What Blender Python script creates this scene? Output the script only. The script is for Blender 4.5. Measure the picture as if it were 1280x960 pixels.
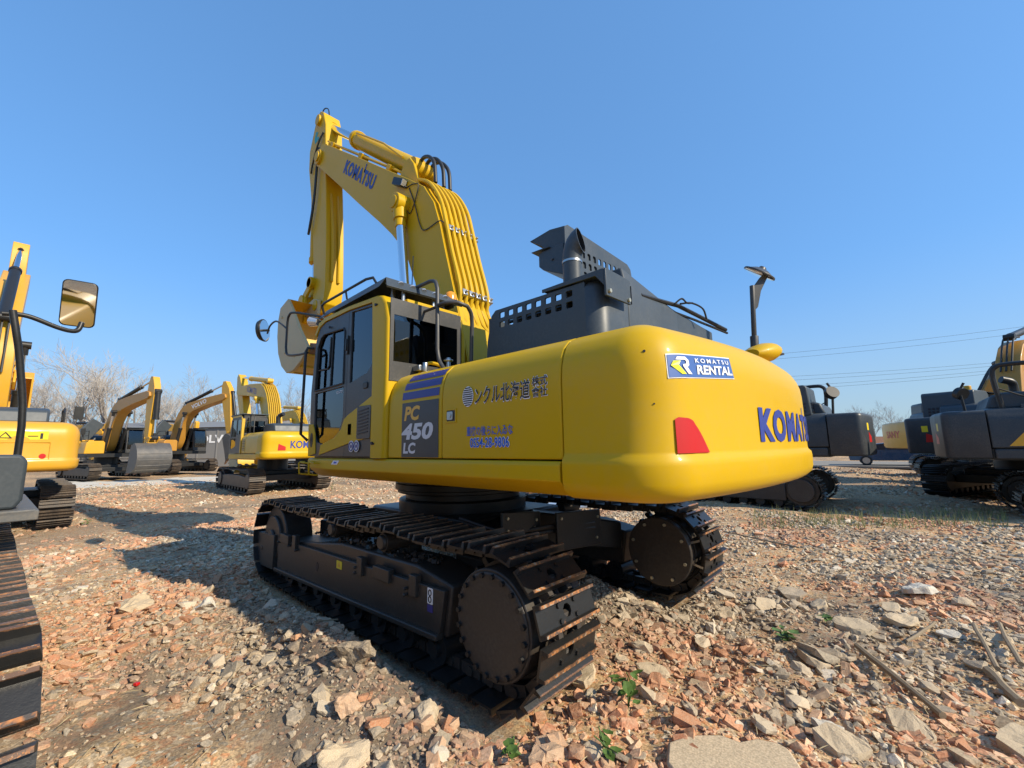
import bpy, bmesh, math, random
import numpy as np
from mathutils import Vector, Matrix
random.seed(7); rng = np.random.default_rng(11)
for o in list(bpy.data.objects): bpy.data.objects.remove(o)
SC = bpy.context.scene
COL = SC.collection
PI = math.pi

# ------------------------------------------------------------------ camera
CAM = np.array([-4.3984, 3.7486, 1.7232]); FPX = 530.007
CR = np.array([-0.73014742, -0.68308793, -0.01660234])
CU = np.array([-0.11183574, 0.09549979, 0.98912717])
CF = np.array([0.67407531, -0.72406538, 0.14612257])
cam = bpy.data.cameras.new('camera'); co = bpy.data.objects.new('camera', cam); COL.objects.link(co)
cam.sensor_width = 36; cam.lens = 36*FPX/1280; cam.clip_start = 0.05; cam.clip_end = 4000
M = Matrix.Identity(4)
for i in range(3):
    M[i][0], M[i][1], M[i][2], M[i][3] = CR[i], CU[i], -CF[i], CAM[i]
co.matrix_world = M
SC.camera = co

def at(u, v, d):
    "world point at photograph pixel u, v and depth d along the view axis"
    return Vector(CAM + d*(CF + CR*(u-640)/FPX + CU*(480-v)/FPX))

# ------------------------------------------------------------------ sky, sun, exposure
TOSUN = Vector((-1.44, -0.37, 1.02)).normalized()
EL = math.asin(TOSUN.z)
W = bpy.data.worlds.new('World'); SC.world = W; W.use_nodes = True
nt = W.node_tree; bg = nt.nodes['Background']
sky = nt.nodes.new('ShaderNodeTexSky'); sky.sky_type = 'NISHITA'; sky.sun_disc = False
sky.sun_elevation = EL; sky.sun_rotation = math.atan2(TOSUN.x, TOSUN.y)
sky.air_density = 1.0; sky.dust_density = 0.8; sky.ozone_density = 6.0; sky.altitude = 50
gm = nt.nodes.new('ShaderNodeGamma'); gm.inputs[1].default_value = 0.47; nt.links.new(sky.outputs[0], gm.inputs[0])
tm = nt.nodes.new('ShaderNodeMix'); tm.data_type = 'RGBA'; tm.blend_type = 'MULTIPLY'; tm.inputs[0].default_value = 1.0; tm.clamp_result = False
nt.links.new(gm.outputs[0], tm.inputs[6]); tm.inputs[7].default_value = (1.41, 2.50, 3.72, 1)
# pale winter haze lying round the whole horizon
tcw = nt.nodes.new('ShaderNodeTexCoord'); sx3 = nt.nodes.new('ShaderNodeSeparateXYZ'); nt.links.new(tcw.outputs['Generated'], sx3.inputs[0])
mrw = nt.nodes.new('ShaderNodeMapRange'); mrw.inputs[1].default_value = 0.0; mrw.inputs[2].default_value = 0.36; mrw.inputs[3].default_value = 1.0; mrw.inputs[4].default_value = 0.0; nt.links.new(sx3.outputs[2], mrw.inputs[0])
pw_ = nt.nodes.new('ShaderNodeMath'); pw_.operation = 'POWER'; pw_.inputs[1].default_value = 1.7; nt.links.new(mrw.outputs[0], pw_.inputs[0])
ml_ = nt.nodes.new('ShaderNodeMath'); ml_.operation = 'MULTIPLY'; ml_.inputs[1].default_value = 0.88; nt.links.new(pw_.outputs[0], ml_.inputs[0])
hz = nt.nodes.new('ShaderNodeMix'); hz.data_type = 'RGBA'; hz.clamp_result = False; nt.links.new(ml_.outputs[0], hz.inputs[0]); nt.links.new(tm.outputs[2], hz.inputs[6]); hz.inputs[7].default_value = (3.9, 4.8, 5.0, 1)
nt.links.new(hz.outputs[2], bg.inputs[0]); bg.inputs[1].default_value = 0.10
sl = bpy.data.lights.new('sun', 'SUN'); sl.energy = 4.8; sl.angle = math.radians(0.5); sl.color = (1.0, 0.88, 0.68)
so = bpy.data.objects.new('sun', sl); COL.objects.link(so)
so.rotation_euler = (-TOSUN).to_track_quat('-Z', 'Y').to_euler(); so.location = (-20, -6, 20)
SC.view_settings.view_transform = 'Standard'; SC.view_settings.look = 'None'
SC.view_settings.exposure = 0.35; SC.view_settings.gamma = 1
SC.cycles.max_bounces = 6; SC.cycles.transparent_max_bounces = 8

# ------------------------------------------------------------------ materials
def nodes(m):
    m.use_nodes = True; n = m.node_tree
    return n, n.nodes['Principled BSDF'], n.links
def N(n, t, **kw):
    x = n.nodes.new(t)
    for k, v in kw.items():
        if k in x.inputs: x.inputs[k].default_value = v
        else: setattr(x, k, v)
    return x
def ramp(n, fac, stops, interp='LINEAR'):
    r = n.nodes.new('ShaderNodeValToRGB'); r.color_ramp.interpolation = interp
    e = r.color_ramp.elements
    while len(e) < len(stops): e.new(0.5)
    for i, (p, c) in enumerate(stops): e[i].position = p; e[i].color = (*c, 1)
    n.links.new(fac, r.inputs[0]); return r
def mixc(n, fac, a, b, mode='MIX'):
    x = n.nodes.new('ShaderNodeMix'); x.data_type = 'RGBA'; x.blend_type = mode
    for s, v in ((0, fac), (6, a), (7, b)):
        if hasattr(v, 'is_linked'): n.links.new(v, x.inputs[s])
        elif isinstance(v, tuple): x.inputs[s].default_value = (*v, 1)
        else: x.inputs[s].default_value = v
    return x.outputs[2]
def mat_paint(name, c, rough=0.35, coat=0.0, dust=0.25, dustc=(0.34, 0.27, 0.19), metal=0.0, scale=3.0, bump=0.02, spec=0.4):
    m = bpy.data.materials.new(name); n, b, L = nodes(m)
    tc = N(n, 'ShaderNodeTexCoord')
    nz = N(n, 'ShaderNodeTexNoise', Scale=scale, Detail=8.0, Roughness=0.65); L.new(tc.outputs['Object'], nz.inputs[0])
    nf = N(n, 'ShaderNodeTexNoise', Scale=scale*14, Detail=4.0); L.new(tc.outputs['Object'], nf.inputs[0])
    mul = N(n, 'ShaderNodeMath', operation='MULTIPLY'); L.new(nz.outputs[0], mul.inputs[0]); L.new(nf.outputs[0], mul.inputs[1])
    r = ramp(n, mul.outputs[0], [(0.2, (0, 0, 0)), (0.5, (1, 1, 1))])
    f = N(n, 'ShaderNodeMath', operation='MULTIPLY'); L.new(r.outputs[0], f.inputs[0]); f.inputs[1].default_value = dust
    col = mixc(n, f.outputs[0], c, dustc)
    L.new(col, b.inputs['Base Color'])
    rr = N(n, 'ShaderNodeMath', operation='MULTIPLY_ADD'); L.new(nz.outputs[0], rr.inputs[0]); rr.inputs[1].default_value = 0.3; rr.inputs[2].default_value = rough-0.12
    L.new(rr.outputs[0], b.inputs['Roughness'])
    b.inputs['Metallic'].default_value = metal; b.inputs['Specular IOR Level'].default_value = spec
    b.inputs['Coat Weight'].default_value = coat; b.inputs['Coat Roughness'].default_value = 0.12
    if bump:
        bp = N(n, 'ShaderNodeBump', Strength=bump, Distance=0.02); L.new(nz.outputs[0], bp.inputs['Height']); L.new(bp.outputs[0], b.inputs['Normal'])
    return m
def mat_flat(name, c, rough=0.5, metal=0.0):
    m = bpy.data.materials.new(name); n, b, L = nodes(m)
    b.inputs['Base Color'].default_value = (*c, 1); b.inputs['Roughness'].default_value = rough; b.inputs['Metallic'].default_value = metal
    return m
YEL = (0.575, 0.352, 0.004)
mt = {}
mt['yellow'] = mat_paint('loader_yellow_paint', YEL, 0.40, 0.06, 0.13, (0.42, 0.30, 0.14), scale=1.6, bump=0.015, spec=0.2)
mt['yellow2'] = mat_paint('dusty_yellow_paint', (0.60, 0.36, 0.015), 0.42, 0.1, 0.28)
mt['amber'] = mat_paint('amber_yellow_paint', (0.64, 0.33, 0.02), 0.38, 0.15, 0.15)
mt['orange'] = mat_paint('orange_boom_paint', (0.46, 0.22, 0.03), 0.4, 0.1, 0.2)
mt['hood'] = mat_paint('charcoal_hood_paint', (0.044, 0.056, 0.068), 0.42, 0.0, 0.14, (0.20, 0.21, 0.22))
mt['cabgrey'] = mat_paint('dark_grey_cab_paint', (0.05, 0.05, 0.05), 0.38, 0.0, 0.10)
mt['black'] = mat_paint('black_track_paint', (0.016, 0.016, 0.016), 0.38, 0.0, 0.18, (0.09, 0.075, 0.06))
mt['frame'] = mat_paint('brown_black_frame_paint', (0.040, 0.033, 0.028), 0.40, 0.0, 0.45, (0.10, 0.085, 0.065))
mt['rubber'] = mat_flat('black_hose_rubber', (0.02, 0.02, 0.02), 0.5)
mt['greymach'] = mat_paint('slate_grey_machine_paint', (0.032, 0.038, 0.044), 0.42, 0.0, 0.25, (0.20, 0.18, 0.15))
mt['chrome'] = mat_flat('chrome_rod', (0.75, 0.76, 0.78), 0.12, 1.0)
mt['steel'] = mat_flat('bare_steel_clamp', (0.45, 0.45, 0.44), 0.35, 1.0)
mt['bolt'] = mat_flat('plated_bolt', (0.5, 0.47, 0.35), 0.4, 0.7)
mt['white'] = mat_flat('white_decal', (0.8, 0.8, 0.8), 0.45)
mt['purple'] = mat_flat('violet_blue_decal', (0.035, 0.035, 0.20), 0.4)
mt['logoblue'] = mat_flat('logo_blue_print', (0.03, 0.05, 0.26), 0.45)
mt['rentblue'] = mat_flat('rental_blue_print', (0.05, 0.12, 0.36), 0.4)
mt['blue'] = mat_flat('blue_print', (0.004, 0.10, 0.55), 0.45)
mt['greydecal'] = mat_flat('charcoal_decal', (0.045, 0.043, 0.045), 0.4)
mt['ink'] = mat_flat('dark_ink', (0.012, 0.012, 0.02), 0.5)
mt['gold'] = mat_flat('gold_print', (0.75, 0.40, 0.05), 0.45)
mt['silver'] = mat_flat('silver_print', (0.6, 0.6, 0.62), 0.4)
mt['red'] = mat_flat('red_reflector', (0.50, 0.010, 0.008), 0.4)
mt['lime'] = mat_flat('lime_print', (0.75, 0.75, 0.02), 0.4)
mt['teal'] = mat_flat('teal_print', (0.02, 0.3, 0.28), 0.4)
mt['signyellow'] = mat_flat('warning_yellow', (0.8, 0.6, 0.02), 0.4)
mt['beacon'] = mat_flat('amber_beacon', (0.75, 0.28, 0.02), 0.2)
mt['mirror'] = mat_flat('mirror_glass', (0.72, 0.74, 0.75), 0.03, 1.0)
mt['pipe_shade'] = mat_flat('pipe_inner_shade', (0.012, 0.012, 0.012), 0.9)  # flat black that paints in the shade inside the exhaust mouth
mt['lamp'] = mat_flat('lamp_glass', (0.6, 0.6, 0.6), 0.1, 0.6)
mt['seat'] = mat_flat('seat_fabric', (0.03, 0.03, 0.035), 0.8)
mt['worn'] = mat_paint('worn_grey_bucket_steel', (0.11, 0.105, 0.10), 0.42, 0.0, 0.5, (0.26, 0.22, 0.18), metal=0.4, bump=0.1)
mt['rust'] = mat_paint('rusty_worn_steel', (0.16, 0.085, 0.05), 0.6, 0.0, 0.5, (0.25, 0.18, 0.12), bump=0.2)
mt['buckt'] = mat_paint('dusty_bucket_paint', (0.52, 0.40, 0.20), 0.5, 0.0, 0.7, (0.42, 0.34, 0.24))
mt['stepgrey'] = mat_paint('dark_step_paint', (0.10, 0.105, 0.11), 0.5, 0.0, 0.3)
mt['pale'] = mat_paint('pale_sheet_metal', (0.42, 0.50, 0.60), 0.4, 0.0, 0.2, metal=0.3)
mt['tyre'] = mat_flat('tyre_rubber', (0.02, 0.02, 0.02), 0.8)
mt['carblue'] = mat_paint('dark_blue_car_paint', (0.02, 0.05, 0.10), 0.25, 0.8, 0.1)

def mat_glass(name, tint=(0.17, 0.18, 0.185), trans=0.35):
    m = bpy.data.materials.new(name); m.use_nodes = True; n = m.node_tree; n.nodes.clear()
    out = N(n, 'ShaderNodeOutputMaterial'); tr = N(n, 'ShaderNodeBsdfTransparent', Color=(*[c*2.2 for c in tint], 1))
    df = N(n, 'ShaderNodeBsdfGlossy', Color=(0.9, 0.95, 1, 1), Roughness=0.015)
    fr = N(n, 'ShaderNodeFresnel', IOR=1.7); mx = N(n, 'ShaderNodeMixShader')
    n.links.new(fr.outputs[0], mx.inputs[0]); n.links.new(tr.outputs[0], mx.inputs[1]); n.links.new(df.outputs[0], mx.inputs[2])
    n.links.new(mx.outputs[0], out.inputs[0]); return m
mt['glass'] = mat_glass('tinted_cab_glass')

def mat_shoe():
    m = bpy.data.materials.new('track_shoe_steel'); n, b, L = nodes(m)
    tc = N(n, 'ShaderNodeTexCoord'); oi = N(n, 'ShaderNodeObjectInfo')
    ad = N(n, 'ShaderNodeVectorMath', operation='ADD'); L.new(tc.outputs['Object'], ad.inputs[0]); L.new(oi.outputs['Random'], ad.inputs[1])
    sc = N(n, 'ShaderNodeVectorMath', operation='MULTIPLY_ADD'); L.new(oi.outputs['Random'], sc.inputs[0]); sc.inputs[1].default_value = (7, 13, 3); L.new(tc.outputs['Object'], sc.inputs[2])
    nz = N(n, 'ShaderNodeTexNoise', Scale=11.0, Detail=6.0, Roughness=0.75); L.new(sc.outputs[0], nz.inputs[0])
    sp = N(n, 'ShaderNodeSeparateXYZ'); L.new(tc.outputs['Object'], sp.inputs[0])
    mr = N(n, 'ShaderNodeMapRange'); L.new(sp.outputs[2], mr.inputs[0]); mr.inputs[1].default_value = 0.045; mr.inputs[2].default_value = 0.059
    a = N(n, 'ShaderNodeMath', operation='MULTIPLY_ADD'); L.new(mr.outputs[0], a.inputs[0]); a.inputs[1].default_value = 0.47; L.new(nz.outputs[0], a.inputs[2])
    r = ramp(n, a.outputs[0], [(0.0, (0.010, 0.010, 0.010)), (0.62, (0.016, 0.015, 0.014)), (0.70, (0.15, 0.07, 0.035)), (0.95, (0.10, 0.07, 0.05)), (1.0, (0.46, 0.20, 0.07))])
    nz2 = N(n, 'ShaderNodeTexNoise', Scale=30.0, Detail=3.0); L.new(sc.outputs[0], nz2.inputs[0])
    r2 = ramp(n, nz2.outputs[0], [(0.36, (0.07, 0.055, 0.045)), (0.48, (0.30, 0.13, 0.05)), (0.55, (0.42, 0.17, 0.05)), (0.64, (0.30, 0.26, 0.20))])
    g = N(n, 'ShaderNodeMath', operation='GREATER_THAN'); L.new(a.outputs[0], g.inputs[0]); g.inputs[1].default_value = 0.88
    L.new(mixc(n, g.outputs[0], r.outputs[0], r2.outputs[0]), b.inputs['Base Color'])
    b.inputs['Roughness'].default_value = 0.36
    bp = N(n, 'ShaderNodeBump', Strength=0.25, Distance=0.01); L.new(nz.outputs[0], bp.inputs['Height']); L.new(bp.outputs[0], b.inputs['Normal'])
    return m
mt['shoe'] = mat_shoe()
mt['shoedusty'] = mat_paint('dusty_track_steel', (0.05, 0.04, 0.033), 0.5, 0.0, 0.7, (0.24, 0.17, 0.11), scale=4)

def mat_ground():
    m = bpy.data.materials.new('rubble_earth'); n, b, L = nodes(m)
    tc = N(n, 'ShaderNodeTexCoord')
    big = N(n, 'ShaderNodeTexNoise', Scale=0.35, Detail=5.0); L.new(tc.outputs['Object'], big.inputs[0])
    med = N(n, 'ShaderNodeTexNoise', Scale=5.0, Detail=8.0, Roughness=0.7); L.new(tc.outputs['Object'], med.inputs[0])
    fine = N(n, 'ShaderNodeTexNoise', Scale=60.0, Detail=5.0, Roughness=0.7); L.new(tc.outputs['Object'], fine.inputs[0])
    v1 = N(n, 'ShaderNodeTexVoronoi', Scale=34.0); L.new(tc.outputs['Object'], v1.inputs['Vector'])
    v2 = N(n, 'ShaderNodeTexVoronoi', Scale=13.0); L.new(tc.outputs['Object'], v2.inputs['Vector'])
    base = ramp(n, med.outputs[0], [(0.30, (0.34, 0.24, 0.14)), (0.5, (0.50, 0.345, 0.19)), (0.72, (0.60, 0.425, 0.25))])
    sp = N(n, 'ShaderNodeSeparateColor'); L.new(v1.outputs['Color'], sp.inputs[0])
    chip = ramp(n, sp.outputs[0], [(0.0, (0.34, 0.28, 0.20)), (0.25, (0.55, 0.27, 0.13)), (0.5, (0.52, 0.37, 0.22)), (0.75, (0.58, 0.34, 0.19)), (0.9, (0.66, 0.56, 0.42))], 'CONSTANT')
    gate = ramp(n, sp.outputs[1], [(0.42, (0, 0, 0)), (0.5, (1, 1, 1))])
    c1 = mixc(n, gate.outputs[0], base.outputs[0], chip.outputs[0])
    sp2 = N(n, 'ShaderNodeSeparateColor'); L.new(v2.outputs['Color'], sp2.inputs[0])
    chip2 = ramp(n, sp2.outputs[0], [(0.0, (0.52, 0.27, 0.14)), (0.4, (0.54, 0.39, 0.24)), (0.7, (0.60, 0.48, 0.33))], 'CONSTANT')
    gate2 = ramp(n, sp2.outputs[2], [(0.70, (0, 0, 0)), (0.72, (0.6, 0.6, 0.6))])
    c2 = mixc(n, gate2.outputs[0], c1, chip2.outputs[0])
    v3 = N(n, 'ShaderNodeTexVoronoi', Scale=85.0); L.new(tc.outputs['Object'], v3.inputs['Vector'])
    sp4 = N(n, 'ShaderNodeSeparateColor'); L.new(v3.outputs['Color'], sp4.inputs[0])
    grit = ramp(n, sp4.outputs[0], [(0.0, (0.55, 0.52, 0.48)), (0.35, (0.95, 0.95, 0.95)), (0.7, (1.12, 1.10, 1.05)), (0.9, (1.35, 1.32, 1.25))], 'CONSTANT')
    c2 = mixc(n, 0.75, c2, grit.outputs[0], 'MULTIPLY')
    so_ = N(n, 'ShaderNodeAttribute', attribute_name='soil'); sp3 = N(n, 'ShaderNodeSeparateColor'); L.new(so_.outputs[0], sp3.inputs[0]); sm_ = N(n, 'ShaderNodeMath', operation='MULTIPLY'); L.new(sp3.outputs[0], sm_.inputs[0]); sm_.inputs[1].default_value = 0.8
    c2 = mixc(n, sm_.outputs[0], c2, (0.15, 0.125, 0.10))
    tone = ramp(n, big.outputs[0], [(0.35, (0.95, 0.97, 1.0)), (0.65, (1.20, 1.17, 1.12))])
    c3 = mixc(n, 1.0, c2, tone.outputs[0], 'MULTIPLY')
    fr = ramp(n, fine.outputs[0], [(0.3, (0.82, 0.82, 0.82)), (0.7, (1.12, 1.12, 1.12))])
    L.new(mixc(n, 1.0, c3, fr.outputs[0], 'MULTIPLY'), b.inputs['Base Color'])
    b.inputs['Roughness'].default_value = 0.95
    b.inputs['Specular IOR Level'].default_value = 0.15
    h = N(n, 'ShaderNodeMath', operation='MULTIPLY_ADD'); L.new(sp.outputs[2], h.inputs[0]); h.inputs[1].default_value = 0.5; L.new(med.outputs[0], h.inputs[2])
    h2 = N(n, 'ShaderNodeMath', operation='MULTIPLY_ADD'); L.new(sp4.outputs[1], h2.inputs[0]); h2.inputs[1].default_value = 0.35; L.new(h.outputs[0], h2.inputs[2])
    bp = N(n, 'ShaderNodeBump', Strength=0.6, Distance=0.04); L.new(h2.outputs[0], bp.inputs['Height']); L.new(bp.outputs[0], b.inputs['Normal'])
    return m
mt['ground'] = mat_ground()

def mat_stone(name, attr=None, stops=None):
    m = bpy.data.materials.new(name); n, b, L = nodes(m)
    tc = N(n, 'ShaderNodeTexCoord')
    nz = N(n, 'ShaderNodeTexNoise', Scale=18.0, Detail=8.0, Roughness=0.7); L.new(tc.outputs['Object'], nz.inputs[0])
    fn = N(n, 'ShaderNodeTexNoise', Scale=90.0, Detail=4.0); L.new(tc.outputs['Object'], fn.inputs[0])
    if attr:
        at_ = N(n, 'ShaderNodeAttribute', attribute_name=attr); c = at_.outputs[0]
    else:
        oi = N(n, 'ShaderNodeObjectInfo'); c = ramp(n, oi.outputs['Random'], stops).outputs[0]
    dust = ramp(n, nz.outputs[0], [(0.42, (0.04, 0.04, 0.04)), (0.70, (0.66, 0.66, 0.66))])
    c = mixc(n, dust.outputs[0], c, (0.62, 0.48, 0.32))
    f = ramp(n, fn.outputs[0], [(0.3, (0.68, 0.68, 0.68)), (0.7, (1.18, 1.18, 1.18))])
    L.new(mixc(n, 1.0, c, f.outputs[0], 'MULTIPLY'), b.inputs['Base Color'])
    b.inputs['Roughness'].default_value = 0.92; b.inputs['Specular IOR Level'].default_value = 0.2
    bp = N(n, 'ShaderNodeBump', Strength=0.6, Distance=0.012); L.new(nz.outputs[0], bp.inputs['Height']); L.new(bp.outputs[0], b.inputs['Normal'])
    return m
mt['rubble'] = mat_stone('mixed_rubble_stone', 'tint')
mt['brick'] = mat_stone('broken_red_brick', None, [(0, (0.42, 0.17, 0.085)), (0.35, (0.55, 0.24, 0.12)), (0.7, (0.58, 0.33, 0.19)), (1, (0.52, 0.36, 0.24))])
mt['concrete'] = mat_stone('broken_concrete', None, [(0, (0.29, 0.25, 0.19)), (0.4, (0.45, 0.36, 0.26)), (0.8, (0.55, 0.45, 0.32)), (1, (0.64, 0.56, 0.44))])
mt['slab'] = mat_stone('old_concrete_slab', None, [(0, (0.54, 0.43, 0.29)), (1, (0.54, 0.43, 0.29))])
mt['darkstone'] = mat_stone('dark_broken_concrete', None, [(0, (.20, .165, .125)), (1, (.20, .165, .125))])
mt['palestone'] = mat_stone('pale_plaster_stone', None, [(0, (0.60, 0.57, 0.50)), (1, (0.56, 0.53, 0.46))])
mt['wood'] = mat_paint('weathered_wood', (0.25, 0.19, 0.12), 0.8, 0.0, 0.4, (0.40, 0.33, 0.24), scale=9, bump=0.3)
mt['bark'] = mat_paint('grey_bark', (0.24, 0.21, 0.18), 0.9, 0.0, 0.3, (0.36, 0.33, 0.30), bump=0.0)
mt['twig'] = mat_flat('pale_twig', (0.36, 0.325, 0.29), 0.9)
mt['leaf'] = mat_paint('weed_leaf_green', (0.075, 0.14, 0.03), 0.5, 0.0, 0.4, (0.16, 0.20, 0.07), scale=12, bump=0.0)
mt['drygrass'] = mat_flat('dry_grass', (0.20, 0.21, 0.08), 0.9)
mt['straw'] = mat_flat('dry_straw', (0.42, 0.34, 0.20), 0.9)
mt['asphalt'] = mat_paint('pale_dusty_road', (0.22, 0.20, 0.17), 0.9, 0.0, 0.5)
mt['wallgrey'] = mat_paint('grey_cladding', (0.20, 0.20, 0.20), 0.6, 0.0, 0.2, scale=0.6)
mt['wallbrick'] = mat_paint('brown_brick_wall', (0.22, 0.12, 0.09), 0.9, 0.0, 0.3)

# ------------------------------------------------------------------ mesh builder
class MB:
    def __init__(s): s.v = []; s.f = []; s.m = []
    def add(s, vs, fs, mi=0):
        k = len(s.v); s.v += [tuple(v) for v in vs]; s.f += [tuple(i+k for i in f) for f in fs]; s.m += [mi]*len(fs); return s
    def box(s, c, d, R=None, mi=0):
        x, y, z = d[0]/2, d[1]/2, d[2]/2
        vs = [Vector(p) for p in ((-x,-y,-z),(x,-y,-z),(x,y,-z),(-x,y,-z),(-x,-y,z),(x,-y,z),(x,y,z),(-x,y,z))]
        if R is not None: vs = [R @ p for p in vs]
        c = Vector(c)
        return s.add([p+c for p in vs], [(0,3,2,1),(4,5,6,7),(0,1,5,4),(1,2,6,5),(2,3,7,6),(3,0,4,7)], mi)
    def span(s, x0, x1, y0, y1, z0, z1, mi=0):
        return s.box(((x0+x1)/2, (y0+y1)/2, (z0+z1)/2), (abs(x1-x0), abs(y1-y0), abs(z1-z0)), None, mi)
    def prism(s, poly, axis, a, b, mi=0, bmi=None):
        "polygon in the plane across axis (x: (y,z), y: (x,z), z: (x,y)) swept from a to b"
        def P(p, t): return {'x': (t, p[0], p[1]), 'y': (p[0], t, p[1]), 'z': (p[0], p[1], t)}[axis]
        ar = sum(poly[i][0]*poly[(i+1) % len(poly)][1]-poly[(i+1) % len(poly)][0]*poly[i][1] for i in range(len(poly)))
        if (ar < 0) != (axis == 'y'): poly = poly[::-1]
        if a > b: a, b = b, a
        n = len(poly); vs = [P(p, a) for p in poly]+[P(p, b) for p in poly]
        fs = [tuple(range(n))[::-1], tuple(range(n, 2*n))]+[(i, (i+1) % n, n+(i+1) % n, n+i) for i in range(n)]
        return s.add(vs, fs, mi)
    def cyl(s, p0, p1, r0, r1=None, n=16, mi=0, caps=True):
        r1 = r0 if r1 is None else r1
        p0, p1 = Vector(p0), Vector(p1); d = (p1-p0).normalized()
        u = d.orthogonal().normalized(); w = d.cross(u)
        c = [math.cos(2*PI*i/n) for i in range(n)]; q = [math.sin(2*PI*i/n) for i in range(n)]
        vs = [p0+(u*c[i]+w*q[i])*r0 for i in range(n)]+[p1+(u*c[i]+w*q[i])*r1 for i in range(n)]
        fs = [(i, (i+1) % n, n+(i+1) % n, n+i) for i in range(n)]
        if caps: fs += [tuple(range(n))[::-1], tuple(range(n, 2*n))]
        return s.add(vs, fs, mi)
    def tube(s, pts, r, n=8, mi=0, radii=None):
        pts = [Vector(p) for p in pts]; k = len(pts)
        T = [((pts[min(i+1, k-1)]-pts[max(i-1, 0)])).normalized() for i in range(k)]
        u = T[0].orthogonal().normalized(); vs = []
        for i in range(k):
            u = (u-T[i]*u.dot(T[i])).normalized(); w = T[i].cross(u); rr = radii[i] if radii else r
            if 0 < i < k-1 and not radii:
                a = (pts[i]-pts[i-1]).normalized().angle((pts[i+1]-pts[i]).normalized(), 0); rr = r/max(math.cos(a/2), .6)
                rr = r*0.5+rr*0.5
            vs += [pts[i]+(u*math.cos(2*PI*j/n)+w*math.sin(2*PI*j/n))*rr for j in range(n)]
        fs = [(i*n+j, i*n+(j+1) % n, (i+1)*n+(j+1) % n, (i+1)*n+j) for i in range(k-1) for j in range(n)]
        fs += [tuple(range(n))[::-1], tuple(range((k-1)*n, k*n))]
        return s.add(vs, fs, mi)
    def loft(s, rings, cap=True, closed=True, mi=0):
        n = len(rings[0]); vs = [p for r in rings for p in r]
        e = n if closed else n-1
        fs = [(i*n+j, i*n+(j+1) % n, (i+1)*n+(j+1) % n, (i+1)*n+j) for i in range(len(rings)-1) for j in range(e)]
        if cap: fs += [tuple(range(n))[::-1], tuple(range((len(rings)-1)*n, len(rings)*n))]
        return s.add(vs, fs, mi)
    def plate(s, outer, holes, axis, a, b, mi=0):
        "flat plate with real holes cut through it"
        bm = bmesh.new()
        def P(p, t): return {'x': (t, p[0], p[1]), 'y': (p[0], t, p[1]), 'z': (p[0], p[1], t)}[axis]
        ed = []
        for loop in [outer]+holes:
            vs = [bm.verts.new(P(p, a)) for p in loop]
            ed += [bm.edges.new((vs[i], vs[(i+1) % len(vs)])) for i in range(len(vs))]
        g = bmesh.ops.triangle_fill(bm, edges=ed, use_beauty=True, use_dissolve=False)
        fs = [f for f in bm.faces]
        r = bmesh.ops.extrude_face_region(bm, geom=fs)
        d = Vector({'x': (b-a, 0, 0), 'y': (0, b-a, 0), 'z': (0, 0, b-a)}[axis])
        bmesh.ops.translate(bm, verts=[v for v in r['geom'] if isinstance(v, bmesh.types.BMVert)], vec=d)
        bmesh.ops.recalc_face_normals(bm, faces=bm.faces)
        bm.verts.index_update()
        s.add([v.co.copy() for v in bm.verts], [[v.index for v in f.verts] for f in bm.faces], mi); bm.free(); return s
    def xf(s, Mx):
        s.v = [tuple(Mx @ Vector(v)) for v in s.v]; return s
    def mesh(s, name, mats, smooth=40, fix=False):
        me = bpy.data.meshes.new(name); me.from_pydata(s.v, [], s.f)
        for m in (mats if isinstance(mats, list) else [mats]): me.materials.append(m)
        if len(me.materials) > 1: me.polygons.foreach_set('material_index', s.m)
        if fix:
            bm = bmesh.new(); bm.from_mesh(me); bmesh.ops.recalc_face_normals(bm, faces=bm.faces); bm.to_mesh(me); bm.free()
        if smooth:
            me.polygons.foreach_set('use_smooth', [True]*len(me.polygons)); me.set_sharp_from_angle(angle=math.radians(smooth))
        me.update(); return me
    def build(s, name, mats, parent=None, bevel=0, smooth=40, seg=2, fix=True, **pr):
        o = bpy.data.objects.new(name, s.mesh(name, mats, smooth, fix)); COL.objects.link(o)
        if parent is not None: o.parent = parent
        if bevel:
            bv = o.modifiers.new('bevel', 'BEVEL'); bv.width = bevel; bv.segments = seg; bv.limit_method = 'ANGLE'; bv.angle_limit = math.radians(35); bv.harden_normals = False
        for k, v in pr.items(): o[k] = v
        return o
def link(me, name, parent=None, Mx=None):
    o = bpy.data.objects.new(name, me); COL.objects.link(o)
    if parent is not None: o.parent = parent
    if Mx is not None: o.matrix_local = Mx
    return o
def thing(name, label, cat, loc=(0, 0, 0), rz=0, group=None, scale=1.0):
    o = bpy.data.objects.new(name, None); COL.objects.link(o); o.location = loc; o.rotation_euler = (0, 0, rz)
    o.scale = (scale,)*3; o.empty_display_size = 0.3
    o['label'] = label; o['category'] = cat
    if group: o['group'] = group
    return o
def tag(o, label, cat, group=None):
    o['label'] = label; o['category'] = cat
    if group: o['group'] = group
    return o
def smooth_path(pts, n=6):
    "Catmull-Rom through the points"
    P = [Vector(p) for p in pts]; P = [2*P[0]-P[1]]+P+[2*P[-1]-P[-2]]; out = []
    for i in range(1, len(P)-2):
        a, b, c, d = P[i-1], P[i], P[i+1], P[i+2]
        for k in range(n):
            t = k/n; out.append(0.5*((2*b)+(c-a)*t+(2*a-5*b+4*c-d)*t*t+(3*b-a-3*c+d)*t**3))
    out.append(P[-2]); return out
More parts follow.
